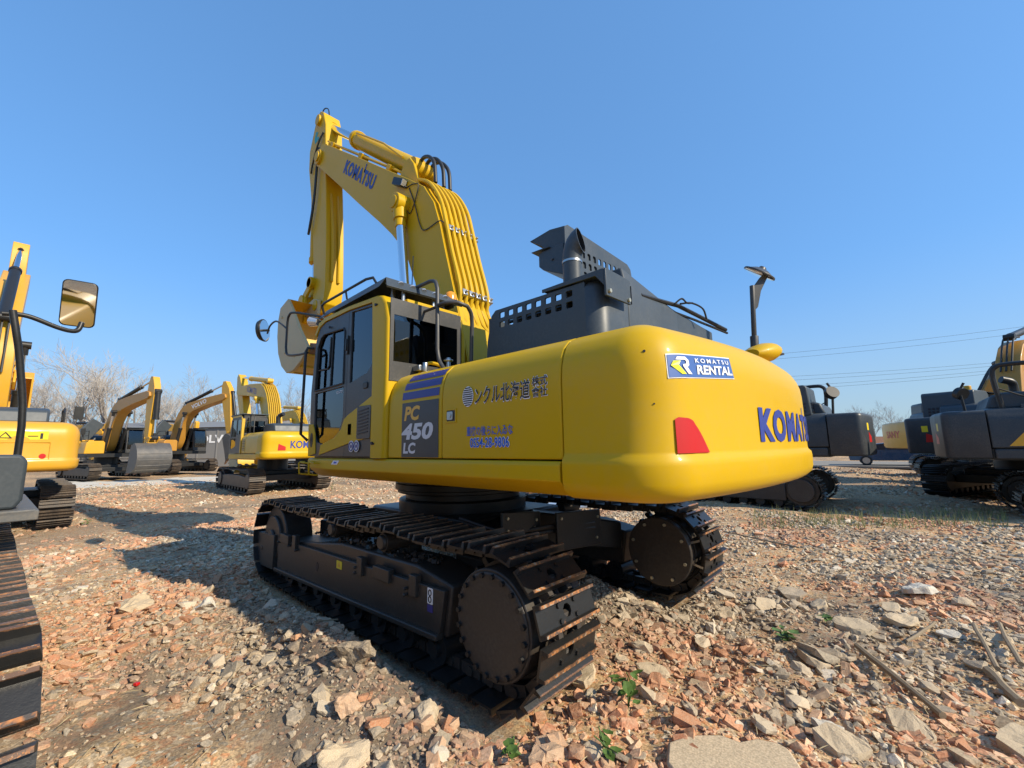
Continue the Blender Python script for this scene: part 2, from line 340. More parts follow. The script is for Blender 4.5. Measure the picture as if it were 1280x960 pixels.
def rrect(x0, x1, z0, z1, r=0.01, n=3):
    out = []
    for cx, cz, a in ((x1-r, z1-r, 0), (x0+r, z1-r, 90), (x0+r, z0+r, 180), (x1-r, z0+r, 270)):
        for k in range(n+1):
            t = math.radians(a+90*k/n); out.append((cx+r*math.cos(t), cz+r*math.sin(t)))
    return out
def text_mesh(body, height, offset=0.0, shear=0.0, width=None, spacing=1.0):
    "flat lettering, lower left corner at the origin; returns verts (u,v) and faces"
    c = bpy.data.curves.new('lettering', 'FONT'); c.body = body; c.offset = offset; c.shear = shear; c.space_character = spacing; c.resolution_u = 3
    o = bpy.data.objects.new('lettering', c); COL.objects.link(o); bpy.context.view_layer.update()
    me = bpy.data.meshes.new_from_object(o.evaluated_get(bpy.context.evaluated_depsgraph_get()))
    v = np.array([tuple(p.co)[:2] for p in me.vertices]); f = [tuple(p.vertices) for p in me.polygons]
    bpy.data.objects.remove(o); bpy.data.curves.remove(c); bpy.data.meshes.remove(me)
    v -= v.min(0); sz = v.max(0); k = height/sz[1]; v[:, 1] *= k; v[:, 0] *= (width/sz[0] if width else k)
    return v, f
def lettering(name, body, mapf, height, material, parent, offset=0.0, shear=0.0, width=None, spacing=1.0, extra=None):
    v, f = text_mesh(body, height, offset, shear, width, spacing)
    b = MB(); b.add([mapf(p[0], p[1]) for p in v], f)
    if extra: extra(b)
    return b.build(name, material, parent, smooth=0, fix=False)

# ------------------------------------------------------------------ ground
def vnoise(x, y, s, seed):
    x = np.asarray(x, float)/s; y = np.asarray(y, float)/s
    xi = np.floor(x).astype(np.int64); yi = np.floor(y).astype(np.int64); fx = x-xi; fy = y-yi
    fx = fx*fx*(3-2*fx); fy = fy*fy*(3-2*fy)
    def h(a, b):
        q = (a*374761393+b*668265263+seed*1442695041) & 0xffffffff
        q = ((q ^ (q >> 13))*1274126177) & 0xffffffff
        return ((q ^ (q >> 16)) & 0xffff)/65535.0
    return (h(xi, yi)*(1-fx)+h(xi+1, yi)*fx)*(1-fy)+(h(xi, yi+1)*(1-fx)+h(xi+1, yi+1)*fx)*fy
def sstep(a, b, x): t = np.clip((x-a)/(b-a), 0, 1); return t*t*(3-2*t)
def ground_h(x, y):
    x = np.asarray(x, float); y = np.asarray(y, float)
    g = lambda cx, cy, sx, sy, h: h*np.exp(-((x-cx)/sx)**2-((y-cy)/sy)**2)
    z = (vnoise(x, y, 3.1, 1)-.5)*.10+(vnoise(x, y, 1.1, 2)-.5)*.07+(vnoise(x, y, .42, 3)-.5)*.05
    near = np.exp(-(((x+1)/9)**2+((y-1)/9)**2))
    z = z+near*((vnoise(x, y, .27, 14)-.5)*.05+(vnoise(x, y, .17, 4)-.5)*.035+(vnoise(x, y, .08, 5)-.5)*.018)
    z = z+g(-.45, 2.06, 1.15, .25, .22)+g(1.3, 2.8, .8, .4, .14)+g(-1.3, 2.35, .8, .3, .06)+g(-2.5, 2.35, .5, .4, .06)
    z = z+g(-1.3, -.25, .8, .75, .24)+g(6, .5, 1.5, 1.2, .15)+g(9, -2, 1.2, 1.2, .18)
    z = z-g(.3, 3.3, .9, .5, .05)
    z = z+sstep(6, 16, -y)*(vnoise(x, y, 2.0, 8)-.5)*.25
    trk = ((np.abs(np.abs(y)-1.37) < .5) & (np.abs(x) < 3.0)).astype(float)
    inside = sstep(.52, .34, np.abs(np.abs(y)-1.37))*sstep(2.75, 2.25, np.abs(x))
    z = z*(1-inside)+inside*(np.minimum(z, 0)-.05)
    far = sstep(40, 120, np.hypot(x, y))
    return z*(1-far)
def axis_coords(lo, hi, step, grow, end):
    a = list(np.arange(lo, hi+step/2, step)); s = step; x = hi
    while x < end: s *= grow; x += s; a.append(x)
    s = step; x = lo; pre = []
    while x > -end: s *= grow; x -= s; pre.append(x)
    return np.array(pre[::-1]+a)
xs = axis_coords(-5.2, 6.0, .04, 1.055, 1800); ys = axis_coords(-6.0, 4.6, .04, 1.055, 1800)
X, Y = np.meshgrid(xs, ys, indexing='ij'); Z = ground_h(X, Y)
def grid_mesh(name, P, nx, ny, material):
    me = bpy.data.meshes.new(name); me.vertices.add(nx*ny); me.vertices.foreach_set('co', P.astype(np.float32).ravel())
    i, j = np.meshgrid(np.arange(nx-1), np.arange(ny-1), indexing='ij'); a = (i*ny+j).ravel()
    q = np.stack([a, a+ny, a+ny+1, a+1], 1).astype(np.int32); k = len(q)
    me.loops.add(4*k); me.loops.foreach_set('vertex_index', q.ravel()); me.polygons.add(k)
    me.polygons.foreach_set('loop_start', np.arange(0, 4*k, 4, dtype=np.int32)); me.polygons.foreach_set('loop_total', np.full(k, 4, dtype=np.int32))
    me.update(calc_edges=True); me.materials.append(material)
    me.polygons.foreach_set('use_smooth', [True]*k)
    return me
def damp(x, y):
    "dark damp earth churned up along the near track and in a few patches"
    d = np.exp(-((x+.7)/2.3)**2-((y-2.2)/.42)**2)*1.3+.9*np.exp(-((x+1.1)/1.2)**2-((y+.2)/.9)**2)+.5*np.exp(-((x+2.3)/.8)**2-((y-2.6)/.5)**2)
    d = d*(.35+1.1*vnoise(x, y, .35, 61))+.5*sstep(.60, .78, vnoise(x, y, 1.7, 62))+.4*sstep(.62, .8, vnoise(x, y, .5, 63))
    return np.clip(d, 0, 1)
go = link(grid_mesh('ground', np.stack([X, Y, Z], -1).reshape(-1, 3), len(xs), len(ys), mt['ground']), 'ground'); go['kind'] = 'structure'
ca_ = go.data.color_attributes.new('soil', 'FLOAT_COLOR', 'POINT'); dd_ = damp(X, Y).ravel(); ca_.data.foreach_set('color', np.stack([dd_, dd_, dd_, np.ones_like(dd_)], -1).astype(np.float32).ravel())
b = MB(); b.span(-120, 160, -40.5, -32.0, .0, .11); b.build('road', mt['asphalt'], None, kind='structure')
b = MB()
A0, A1 = at(60, 560, 24), at(420, 560, 30); nu, nv = 60, 12
gx = [[(A0.x+(A1.x-A0.x)*i/nu+ (A1.y-A0.y)*-.0+8.0*(j/nv-.5)+.8*math.sin(i*.9+j), A0.y+(A1.y-A0.y)*i/nu+.5*math.sin(i*.7)) for j in range(nv+1)] for i in range(nu+1)]
b.add([(x, y, float(ground_h(x, y))+.03*math.sin(PI*j/nv)+.004-.02*(j in (0, nv))) for i, row in enumerate(gx) for j, (x, y) in enumerate(row)], [(i*(nv+1)+j, (i+1)*(nv+1)+j, (i+1)*(nv+1)+j+1, i*(nv+1)+j+1) for i in range(nu) for j in range(nv)])
b.build('gravel_track', mat_paint('pale_gravel', (0.60, 0.55, 0.46), 0.95, 0, 0.5, (0.42, 0.36, 0.28), scale=4, bump=0.4), None, kind='structure')

# ------------------------------------------------------------------ shared machine pieces
def shoe_mesh(name, material, w=.6, pitch=.213, gh=.045, simple=False):
    b = MB(); h = pitch*.45; y = w/2
    if simple: b.span(-h, h, -y, y, 0, .02)
    else:
        oc = [(.042*math.cos(PI/8+PI/4*k), .042*math.sin(PI/8+PI/4*k)) for k in range(8)]
        b.plate([(-h, -y), (h, -y), (h, y), (-h, y)], [oc], 'z', 0, .016)
        for sx in (-.045, .045):
            for sy in (-.085, .085): b.cyl((sx, sy, .016), (sx, sy, .030), .016, n=6)
    for gx in ((-h+.016, h-.016) if not simple else (-h+.02, 0, h-.02)):
        tw, bw = .009, .016
        e = y-.012
        b.add([(gx-bw, -y, .012), (gx+bw, -y, .012), (gx+bw, y, .012), (gx-bw, y, .012), (gx-tw, -e, .012+gh), (gx+tw, -e, .012+gh), (gx+tw, e, .012+gh), (gx-tw, e, .012+gh)],
              [(4,5,6,7), (0,1,5,4), (1,2,6,5), (2,3,7,6), (3,0,4,7)])
    return b.mesh(name, material, smooth=0, fix=True)
def track_path(n, xr, xf, zc, r, sag=.03):
    L = xf-xr; per = 2*L+2*PI*r; out = []
    for i in range(n):
        s = per*(i+.37)/n
        if s < L: t = s/L; out.append((xr+s, zc+r-sag*math.sin(3*PI*t)**2*(0.4+t*(1-t)*3), 0.0))
        elif s < L+PI*r: a = (s-L)/r; out.append((xf+r*math.sin(a), zc+r*math.cos(a), a))
        elif s < 2*L+PI*r: q = s-L-PI*r; out.append((xf-q, zc-r, PI))
        else: a = (s-2*L-PI*r)/r; out.append((xr-r*math.sin(a), zc-r*math.cos(a), PI+a))
    return out
def shoe_matrix(x, y, z, a): return Matrix.Translation((x, y, z)) @ Matrix.Rotation(a, 4, 'Y')
SHOE = shoe_mesh('track_shoe', mt['shoe'])
SHOE_D = shoe_mesh('dusty_track_shoe', mt['shoedusty'], simple=True)
SHOE_B = shoe_mesh('dark_track_shoe', mt['black'], simple=True)

def cw_plan(inset, xs_=-2.77, half=1.52, rear=-3.58, R=8.0, r=.30, n=9, skew=False):
    "plan outline of a counterweight, left to right round the tail"
    pts = []
    cy = half-r; cx = rear+cy*cy/(2*R)+r
    for k in range(4): pts.append((xs_+(cx-xs_)*k/4, half, 0, 1))
    for k in range(n+1):
        a = math.radians(90+86*k/n); pts.append((cx+r*math.cos(a), cy+r*math.sin(a), math.cos(a), math.sin(a)))
    ym = cy
    for k in range(1, 13):
        y = ym*(1-k/12); x = rear+y*y/(2*R); nx, ny = -1, y/R; l = math.hypot(nx, ny); pts.append((x, y, nx/l, ny/l))
    half_ = [(x-nx*inset, y-ny*inset) for x, y, nx, ny in pts]
    return [(cw_skew(x, y) if skew else x, y) for x, y in half_+[(x, -y) for x, y in half_[-2::-1]]]
def cw_skew(x, y):
    "the tail of the big machine sits a few degrees round from square"
    return x+.07*(y-1.1)*min(1, max(0, (-2.85-x)/.4))
CW_LEVELS = [(1.385, .16), (1.39, .09), (1.41, .03), (1.45, -.012), (1.50, -.028), (1.60, -.030), (1.635, -.026), (1.66, -.004), (1.68, .0), (2.05, .0), (2.16, .002), (2.24, .010), (2.31, .030), (2.38, .066), (2.435, .125), (2.47, .21), (2.49, .33), (2.50, .50)]
BOXY = [(1.385, .05), (1.40, .015), (1.43, .0), (2.36, .0), (2.41, .012), (2.44, .04), (2.455, .12)]
def counterweight(name, material, parent, zs=1.0, levels=CW_LEVELS, **kw):
    b = MB(); rings = []
    for z, ins in levels: rings.append([(x, y, z*zs) for x, y in cw_plan(ins, **kw)])
    n = len(rings[0]); b.loft(rings, cap=True, closed=True)
    return b.build(name, material, parent, smooth=50)

BOOM_T = [(-.3, .15), (.1, .55), (.6, 1.02), (1.2, 1.5), (1.7, 1.78), (2.3, 1.93), (2.9, 1.86), (4.4, 1.2), (6.2, .30)]
BOOM_B = [(6.45, .05), (6.38, -.2), (6.1, -.2), (4.4, .52), (3.1, .98), (2.5, 1.02), (1.9, .82), (1.2, .35), (.6, -.1), (.25, -.28), (-.1, -.3)]
ARM = [(.0, 1.15), (.26, 1.1), (.52, .45), (.55, -.1), (.40, -1.4), (.22, -3.3), (.1, -3.5), (-.12, -3.45), (-.2, -3.0), (-.28, -1.2), (-.32, .0), (-.2, .8)]
BUCK = [(.18, .10), (.58, -.02), (.66, -.30), (.63, -.62), (.50, -.98), (.26, -1.26), (-.05, -1.42), (-.38, -1.40), (-.72, -1.25), (-1.02, -1.03)]
def rot2(p, a, c=(0, 0)): return (c[0]+p[0]*math.cos(a)-p[1]*math.sin(a), c[1]+p[0]*math.sin(a)+p[1]*math.cos(a))
def bucket(parent, pin, ang, yc, w, mats, teeth=5):
    "bucket as side plates, curved shell with wear bars, and teeth"
    shell = [rot2(p, ang, pin) for p in BUCK]
    t = .05
    inner = [rot2((p[0]*.93-.02, p[1]*.95-.01), ang, pin) for p in BUCK]
    b = MB(); b.prism(shell+inner[::-1], 'y', yc-w/2+.02, yc+w/2-.02)
    for k in range(3, 9):
        p = shell[k]; q = shell[k+1]; m = ((p[0]+q[0])/2, (p[1]+q[1])/2)
        b.cyl((m[0], yc-w/2+.05, m[1]), (m[0], yc+w/2-.05, m[1]), .028, n=6)
    sh = b.build('bucket', mats[0], parent, smooth=35)
    side = shell+[rot2((-.55, -.62), ang, pin), rot2((-.1, -.16), ang, pin)]
    for y in (yc-w/2, yc+w/2):
        s = MB(); s.prism(side, 'y', y-.025, y+.025)
        for k in (2, 5, 7):
            c = rot2((BUCK[k][0]*.8-.1, BUCK[k][1]*.8), ang, pin); s.cyl((c[0], y-.04, c[1]), (c[0], y+.04, c[1]), .03, n=8)
        s.build('side_plate', mats[1], sh, bevel=.008)
    for k in range(teeth):
        y = yc-w/2+.1+(w-.2)*k/(teeth-1); p = Vector((-1.02, -1.03)); d = Vector((-.30, .02))
        q = [rot2((p[0]+.12, p[1]-.10), ang, pin), rot2((p[0]+d[0], p[1]+d[1]+.02), ang, pin), rot2((p[0]+.10, p[1]+.10), ang, pin)]
        s = MB(); s.prism(q, 'y', y-.06, y+.06); s.build('tooth', mt['rust'], sh, bevel=.01)
    for y in (yc-.28, yc+.28):
        s = MB(); s.prism([rot2(p, ang, pin) for p in [(-.12, .14), (.14, .2), (.5, .12), (.6, -.05), (.1, -.3), (-.14, -.16)]], 'y', y-.03, y+.03); s.build('hinge_ear', mats[1], sh, bevel=.01)
    return sh
def cylinder_part(name, p0, p1, rb, rr, frac, parent, bodymat, lugs=True):
    "hydraulic cylinder: barrel from p0, chromed rod to p1"
    p0, p1 = Vector(p0), Vector(p1); m = p0.lerp(p1, frac); d = (p1-p0).normalized()
    b = MB(); b.cyl(p0, m, rb, n=18); b.cyl(m-d*.10, m+d*.02, rb*1.16, n=18); b.cyl(p0, p0+d*.12, rb*1.1, n=18)
    o = b.build(name, bodymat, parent, bevel=.006)
    r = MB(); r.cyl(m, p1-d*.1, rr, n=14); r.build('piston_rod', mt['chrome'], o)
    if lugs:
        e = MB()
        for p in (p0-d*.04, p1):
            e.cyl(p+Vector((0, -rb*1.1, 0)), p+Vector((0, rb*1.1, 0)), rb*.95, n=16)
        e.cyl(p1-d*.02, p1-d*.28, rr*1.5, n=12); e.build('rod_eye', bodymat, o)
    return o

def generic_machine(name, label, group, loc, heading, s=1.0, c=None, pose=(50, -5, 0), shoes='parts', hoodup=False, mirror=False, cwtext=None, boomtext=None, rot_y=0, stripe=False, cat='excavator', hood='hood', pipes=False, cab=True, red=False, warn=False, rail=True, guard=False, sign=False, boxy=False, tall=False, arch=False, bw=1.35, bcr=.10):
    c = c or {}
    body, boomm, armm, cwm, cabm = (mt[c.get(k, d)] for k, d in (('body', 'yellow2'), ('boom', 'yellow2'), ('arm', 'yellow2'), ('cw', 'yellow2'), ('cab', 'cabgrey')))
    dark = mt['black']
    root = thing(name, label, cat, (loc[0], loc[1], loc[2] if len(loc) > 2 else float(ground_h(loc[0], loc[1]))-.02), heading, group, s)
    # crawler tracks
    n = 48
    for y in (-1.33, 1.33):
        fr = MB(); fr.prism([(-1.7, .22), (1.9, .22), (2.05, .4), (1.9, .66), (.8, .72), (-.8, .72), (-1.7, .66)], 'y', y-.2, y+.22)
        tf = fr.build('track_frame', mt['frame'], root, bevel=.02)
        for x in (-2.05, 2.05):
            w = MB(); w.cyl((x, y-.16, .5), (x, y+.16, .5), .40, n=22); w.cyl((x, y-.26, .5), (x, y+.26, .5), .30, n=22)
            w.build('drive_sprocket' if x < 0 else 'idler_wheel', mt['frame'], tf, bevel=.015)
        rl = MB()
        for k in range(8): x = -1.5+3*k/7; rl.cyl((x, y-.18, .17), (x, y+.18, .17), .11, n=10)
        rl.build('track_rollers', dark, tf)
        pth = track_path(n, -2.05, 2.05, .5, .44, .03)
        if shoes == 'parts':
            for x, z, a in pth: link(SHOE_D if c.get('dusty', True) else SHOE_B, 'track_shoe', tf, shoe_matrix(x, y, z, a))
        else:
            bm_ = MB(); src = SHOE_D
            V = [v.co for v in src.vertices]; F = [tuple(p.vertices) for p in src.polygons]
            for x, z, a in pth:
                Mx = shoe_matrix(x, y, z, a); bm_.add([Mx @ v for v in V], F)
            bm_.build('crawler_track', mt['shoedusty'] if c.get('dusty', True) else mt['black'], tf, smooth=0, fix=False, kind='stuff')
    cb = MB(); cb.span(-.9, .9, -1.1, 1.1, .5, .85); cb.span(-1.6, -.9, -1.1, 1.1, .45, .7); cb.span(.9, 1.6, -1.1, 1.1, .45, .7); cb.cyl((0, 0, .8), (0, 0, 1.36), .62, n=24)
    cb.build('car_body', dark, root, bevel=.02)
    # upper structure
    up = root
    ub = MB(); ub.span(-2.75, 1.3, -1.42, 1.42, 1.36, 1.60); ub.span(-2.7, 0.1, -1.38, 1.38, 1.6, 2.2)
    ub.build('upper_deck', dark, root)
    cwo = counterweight('counterweight', cwm, up, levels=BOXY, r=.16, R=9.0) if boxy else counterweight('counterweight', cwm, up)
    if cwtext or red or warn or sign:
        def cwmap(y0, z0):
            def f(u, v): y = y0-u; return (-3.585+y*y/16-.004, y, z0+v)
            return f
        if cwtext: lettering('lettering', cwtext[0], cwmap(.55, 1.80), .30, mt[cwtext[1]], cwo, offset=.02, width=1.5)
        if red:
            for y0, y1 in ((1.0, .72), (-.72, -1.0)):
                q = MB(); q.add([cwmap(y0, 1.72)(0, 0), cwmap(y1, 1.72)(0, 0), cwmap(y1, 1.86)(0, 0), cwmap(y0*.92+y1*.08, 1.98)(0, 0)], [(0, 1, 2, 3)]); q.build('reflector', mt['red'], cwo, fix=False)
        if sign:
            for y0, y1 in ((1.20, .92), (-.92, -1.20)):
                q = MB(); q.add([cwmap(y0, 2.02)(0, 0), cwmap(y1, 2.02)(0, 0), cwmap(y1, 2.20)(0, 0), cwmap(y0, 2.20)(0, 0)], [(0, 1, 2, 3)]); q.build('warning_plate', mt['signyellow'], cwo, fix=False)
        if warn:
            q = MB(); q.add([cwmap(-.15, 2.08)(0, 0), cwmap(-1.0, 2.08)(0, 0), cwmap(-1.0, 2.26)(0, 0), cwmap(-.15, 2.26)(0, 0)], [(0, 1, 2, 3)]); wp = q.build('warning_plate', mt['signyellow'], cwo, fix=False)
            t = MB()
            for (y, z) in ((-.38, 2.17),):
                tri = [(y+.10, z-.06), (y-.10, z-.06), (y, z+.075)]; tri2 = [(y+.07, z-.045), (y-.07, z-.045), (y, z+.05)]
                for k in range(3):
                    a, b_, a2, b2 = tri[k], tri[(k+1) % 3], tri2[k], tri2[(k+1) % 3]
                    t.add([(cwmap(p[0], p[1])(0, 0)[0]-.003, p[0], p[1]) for p in (a, b_, b2, a2)], [(0, 1, 2, 3)])
                t.add([(cwmap(p[0], p[1])(0, 0)[0]-.003, p[0], p[1]) for p in ((-.70, 2.15), (-.85, 2.15), (-.85, 2.165), (-.70, 2.165))], [(0, 1, 2, 3)])
                t.add([(cwmap(p[0], p[1])(0, 0)[0]-.003, p[0], p[1]) for p in ((-.88, 2.1), (-.92, 2.1), (-.92, 2.22), (-.88, 2.22))], [(0, 1, 2, 3)])
            t.build('pictogram', mt['ink'], wp, smooth=0, fix=False)
            q = MB(); q.cyl((-3.5, -.95, 1.72), (-3.535, -.95, 1.72), .055, n=18); q.build('round_reflector', mt['red'], cwo)
            q = MB(); f_ = lambda y, z: (cwmap(y, z)(0, 0)[0]-.006, y, z)
            for a, b_ in (((-.1, 2.02), (-1.05, 2.02)), ((-1.05, 2.02), (-1.05, 1.60)), ((-.1, 2.02), (-.1, 1.60)), ((-.1, 1.60), (-1.05, 1.60))): q.tube([f_(*a), f_(*b_)], .008, 5)
            q.build('panel_groove', cwm, cwo)
    side = [(1.5, 1.62), (1.5, 2.2), (1.46, 2.34), (1.34, 2.46), (1.1, 2.5), (.7, 2.5), (.7, 1.62)]
    for sg, x1 in ((1, -.68), (-1, 1.1)):
        q = MB(); q.prism([(sg*p[0], p[1] if (sg > 0 or True) else p[1]) for p in side], 'x', -2.75, -1.2); q.build('side_door', body, up, bevel=.02)
        q = MB(); q.prism([(sg*p[0], p[1]) for p in side], 'x', -1.18, x1 if sg > 0 else -.1); sp = q.build('side_panel', body, up, bevel=.02)
        v = MB()
        for k in range(7): v.span(-1.1, -.78, sg*1.495, sg*1.512, 1.75+k*.07, 1.78+k*.07)
        v.build('louvre', dark, sp)
        if c.get('topedge'):
            q = MB(); q.prism([(sg*1.515, 2.18), (sg*1.525, 2.26), (sg*1.50, 2.30), (sg*1.47, 2.2)], 'x', -1.15, x1 if sg > 0 else -.1); q.build('yellow_edge', mt[c['topedge']], sp)
            q = MB(); q.span(-1.1, x1-.03 if sg > 0 else -.15, sg*1.495, sg*1.512, 2.06, 2.14); q.span(-1.1, x1-.03 if sg > 0 else -.15, sg*1.495, sg*1.512, 1.72, 1.95); q.build('grille_panel', dark, sp, bevel=.005)
        if stripe:
            q = MB(); q.add([(-2.5, sg*1.506, 1.66), (.0, sg*1.506, 1.66), (.0, sg*1.506, 2.2), (-2.05, sg*1.506, 2.2)], [(0, 1, 2, 3)]); q.build('yellow_stripe', mt['amber'], sp, fix=False)
        q = MB(); q.span(-2.72, 1.25, sg*1.3, sg*1.5, 1.38, 1.60); q.build('side_skirt', body if not c.get('skirt') else mt[c['skirt']], up, bevel=.03)
    q = MB(); q.prism([(-1.5, 1.6), (-1.42, 2.3), (-1.3, 2.42), (-.6, 2.42), (-.5, 2.3), (-.5, 1.6)], 'x', -.08, 1.0); q.build('tool_box', body, up, bevel=.03)
    q = MB(); q.prism([(-2.7, 2.48), (-2.6, 2.78), (-2.4, 2.85), (-1.5, 2.85), (-1.35, 2.72), (-1.3, 2.48)], 'y', -1.0, .9); hd = q.build('engine_hood', mt[hood], up, bevel=.05)
    q = MB(); q.tube(smooth_path([(-2.0, .55, 2.8), (-2.0, .55, 3.08), (-2.04, .5, 3.2), (-2.2, .42, 3.27)]), .085, 12); q.build('exhaust_pipe', dark, up)
    if tall:
        q = MB(); q.prism([(-2.45, 2.44), (-2.40, 3.20), (-2.34, 3.26), (-1.35, 3.26), (-1.25, 3.15), (-1.2, 2.44)], 'y', .15, 1.36); tb = q.build('air_box', mt['hood'], up, bevel=.03)
        q = MB()
        for i_ in range(9):
            for j_ in range(3): q.span(-2.34+.1*i_, -2.28+.1*i_, 1.362, 1.368, 2.52+.1*j_, 2.58+.1*j_)
        for i_ in range(10):
            for j_ in range(3): q.span(-2.462+.006*j_, -2.452+.006*j_, .25+.1*i_, .31+.1*i_, 2.52+.1*j_, 2.58+.1*j_)
        q.build('vent_holes', mt['ink'], tb, smooth=0)
        q = MB(); q.cyl((-1.9, .4, 3.26), (-1.9, .4, 3.42), .09, n=14); q.build('air_intake', mt['amber'], tb, bevel=.02)
    if arch:
        q = MB(); q.tube(smooth_path([(-2.45, -1.15, 2.4), (-2.52, -1.15, 3.2), (-2.45, -1.15, 3.42), (-2.2, -1.15, 3.46), (-1.75, -1.15, 3.44)]), .05, 8); q.tube([(-1.9, -1.15, 3.45), (-2.05, -1.15, 3.0), (-1.7, -1.15, 2.42)], .03, 7); q.tube([(-2.5, -1.15, 2.95), (-1.9, -1.15, 2.6)], .016, 6); q.build('mirror_stay', dark, up)
        q = MB(); q.tube([(-2.85, .9, 2.44), (-2.9, .9, 3.1), (-2.8, .9, 3.3)], .03, 7); q.cyl((-2.84, .9, 3.0), (-2.92, 1.0, 3.05), .16, n=18); q.build('rear_mirror', dark, up)
        q = MB(); q.span(-2.2, -.2, -1.28, -1.22, 2.44, 2.56)
        for k in range(12): q.cyl((-2.1+.16*k, -1.29, 2.53), (-2.1+.16*k, -1.21, 2.53), .045, n=8)
        q.build('walkway_edge', mt['hood'], up)
    if hoodup:
        R_ = Matrix.Rotation(math.radians(-34), 3, 'X')
        q = MB(); q.box((-.35, -.95, 3.12), (.16, .78, 1.5), R_); q.build('raised_hood_panel', mt['hood'], up, bevel=.03)
    if rail:
        q = MB()
        for sg in (-1,):
            q.tube([(.95, sg*1.35, 2.4), (.95, sg*1.35, 3.05), (.2, sg*1.35, 3.05), (.0, sg*1.35, 2.9), (.0, sg*1.35, 2.4)], .022, 6); q.tube([(.95, sg*1.35, 2.75), (.0, sg*1.35, 2.75)], .018, 6)
        q.tube([(-.75, 1.25, 2.45), (-.75, 1.25, 3.25), (-1.2, 1.25, 3.25), (-1.3, 1.25, 3.1), (-1.3, 1.25, 2.45)], .022, 6)
        q.build('handrail', dark, up)
    if guard:
        q = MB(); q.plate([(-1.0, 2.45), (1.0, 2.45), (1.0, 3.3), (-1.0, 3.3)], [rrect(-.9+.12*i, -.82+.12*i, 2.55+.12*j, 2.63+.12*j, .01, 1) for i in range(15) for j in range(4)], 'x', -1.32, -1.29)
        q.build('perforated_guard', mt['hood'], up, smooth=0)
    # cab
    if cab:
        out = [(-.62, 1.62), (-.6, 3.1), (-.45, 3.26), (.85, 3.26), (1.08, 3.1), (1.22, 2.4), (1.18, 1.62)]
        h1 = [(.98, 2.35), (.88, 3.1), (.28, 3.1), (.28, 2.35)]; h2 = [(1.05, 2.28), (.28, 2.28), (.28, 1.95), (.9, 1.8), (1.05, 1.85)]; h3 = [(.16, 3.1), (-.42, 3.1), (-.42, 2.45), (.16, 2.45)]
        q = MB()
        for y0 in (1.46, .52): q.plate(out, [h1, h2, h3], 'y', y0, y0+.05)
        q.span(-.6, 1.1, .571, 1.459, 3.2, 3.26); q.span(-.6, -.55, .571, 1.459, 1.62, 2.5); q.span(-.6, -.56, .571, 1.459, 3.02, 3.2)
        for y0 in (.571, 1.40): q.span(-.6, -.55, y0, y0+.058, 2.5, 3.02); q.span(1.06, 1.12, y0, y0+.05, 1.65, 3.15)
        q.span(1.12, 1.18, .571, 1.459, 1.62, 1.85)
        cf = q.build('cab', cabm, up, bevel=.012)
        if c.get('pillar'):
            q = MB(); q.prism([(-.63, 1.62), (-.61, 3.12), (-.45, 3.28), (.85, 3.28), (.85, 3.2), (-.4, 3.2), (-.48, 3.05), (-.48, 1.62)], 'y', 1.512, 1.53); q.build('cab_trim', mt[c['pillar']], cf)
            q = MB(); q.span(-.63, -.605, 1.42, 1.53, 1.62, 3.12); q.build('cab_pillar', mt[c['pillar']], cf)
        for y0 in (1.48, .545):
            for hh in (h1, h2, h3):
                q = MB(); q.prism(hh, 'y', y0, y0+.012); q.build('side_window', mt['glass'], cf)
        q = MB(); q.span(-.585, -.575, .63, 1.40, 2.5, 3.02); q.build('rear_window', mt['glass'], cf)
        q = MB(); q.prism([(1.15, 1.86), (1.19, 2.4), (1.08, 3.1), (1.06, 3.1), (1.17, 2.4), (1.13, 1.86)], 'y', .63, 1.40); q.build('windscreen', mt['glass'], cf)
        q = MB(); q.span(-.2, .35, .75, 1.2, 1.75, 2.1); q.box((-.2, .97, 2.4), (.14, .44, .7)); q.build('seat', mt['seat'], cf, bevel=.04)
        q = MB(); q.span(-.66, 1.2, .5, 1.53, 3.30, 3.34); q.build('roof_guard', mt['hood'], cf, bevel=.01)
    # boom, arm, bucket
    ba, aa, ka = (math.radians(v) for v in pose); foot = (-.05, 2.0)
    bp_ = [rot2(p, ba-math.radians(0), foot) for p in BOOM_T+BOOM_B]
    q = MB(); q.prism(bp_, 'y', -.28, .30); bo = q.build('boom', boomm, up, bevel=.02)
    if boomtext:
        p0 = rot2((3.1, 1.15), ba, foot); d_ = rot2((1, -.33), ba); l_ = math.hypot(*d_); d_ = (d_[0]/l_, d_[1]/l_); nn = (-d_[1], d_[0])
        for sg in (1, -1):
            def mp(u, v, sg=sg):
                uu = u if sg < 0 else 1.6-u
                return (p0[0]+d_[0]*uu+nn[0]*v, .303 if sg > 0 else -.283, p0[1]+d_[1]*uu+nn[1]*v)
            lettering('lettering', boomtext[0], mp, .32, mt[boomtext[1]], bo, offset=.02, width=1.6)
    top = lambda k: Vector((bp_[k][0], 0, bp_[k][1]))
    tip = rot2((6.25, .02), ba, foot)
    arm = [rot2(p, aa, tip) for p in ARM]
    q = MB(); q.prism(arm, 'y', -.17, .19); ao = q.build('arm', armm, up, bevel=.015)
    apex = rot2((.1, 1.0), aa, tip); ab = rot2((2.6, 2.15), ba, foot)
    cylinder_part('arm_cylinder', (ab[0], .01, ab[1]), (apex[0], .01, apex[1]), .12, .06, .62, up, c.get('cyl') and mt[c['cyl']] or boomm)
    bq = rot2((2.5, 1.2), ba, foot)
    for y in (-.42, .42): cylinder_part('boom_cylinder', (.62, y, 1.75), (bq[0], y, bq[1]), .11, .055, .58, up, c.get('cyl') and mt[c['cyl']] or boomm)
    pin = rot2((0, -3.38), aa, tip); f1 = rot2((.62, .1), aa, tip); lk = rot2((.62, -2.75), aa, tip)
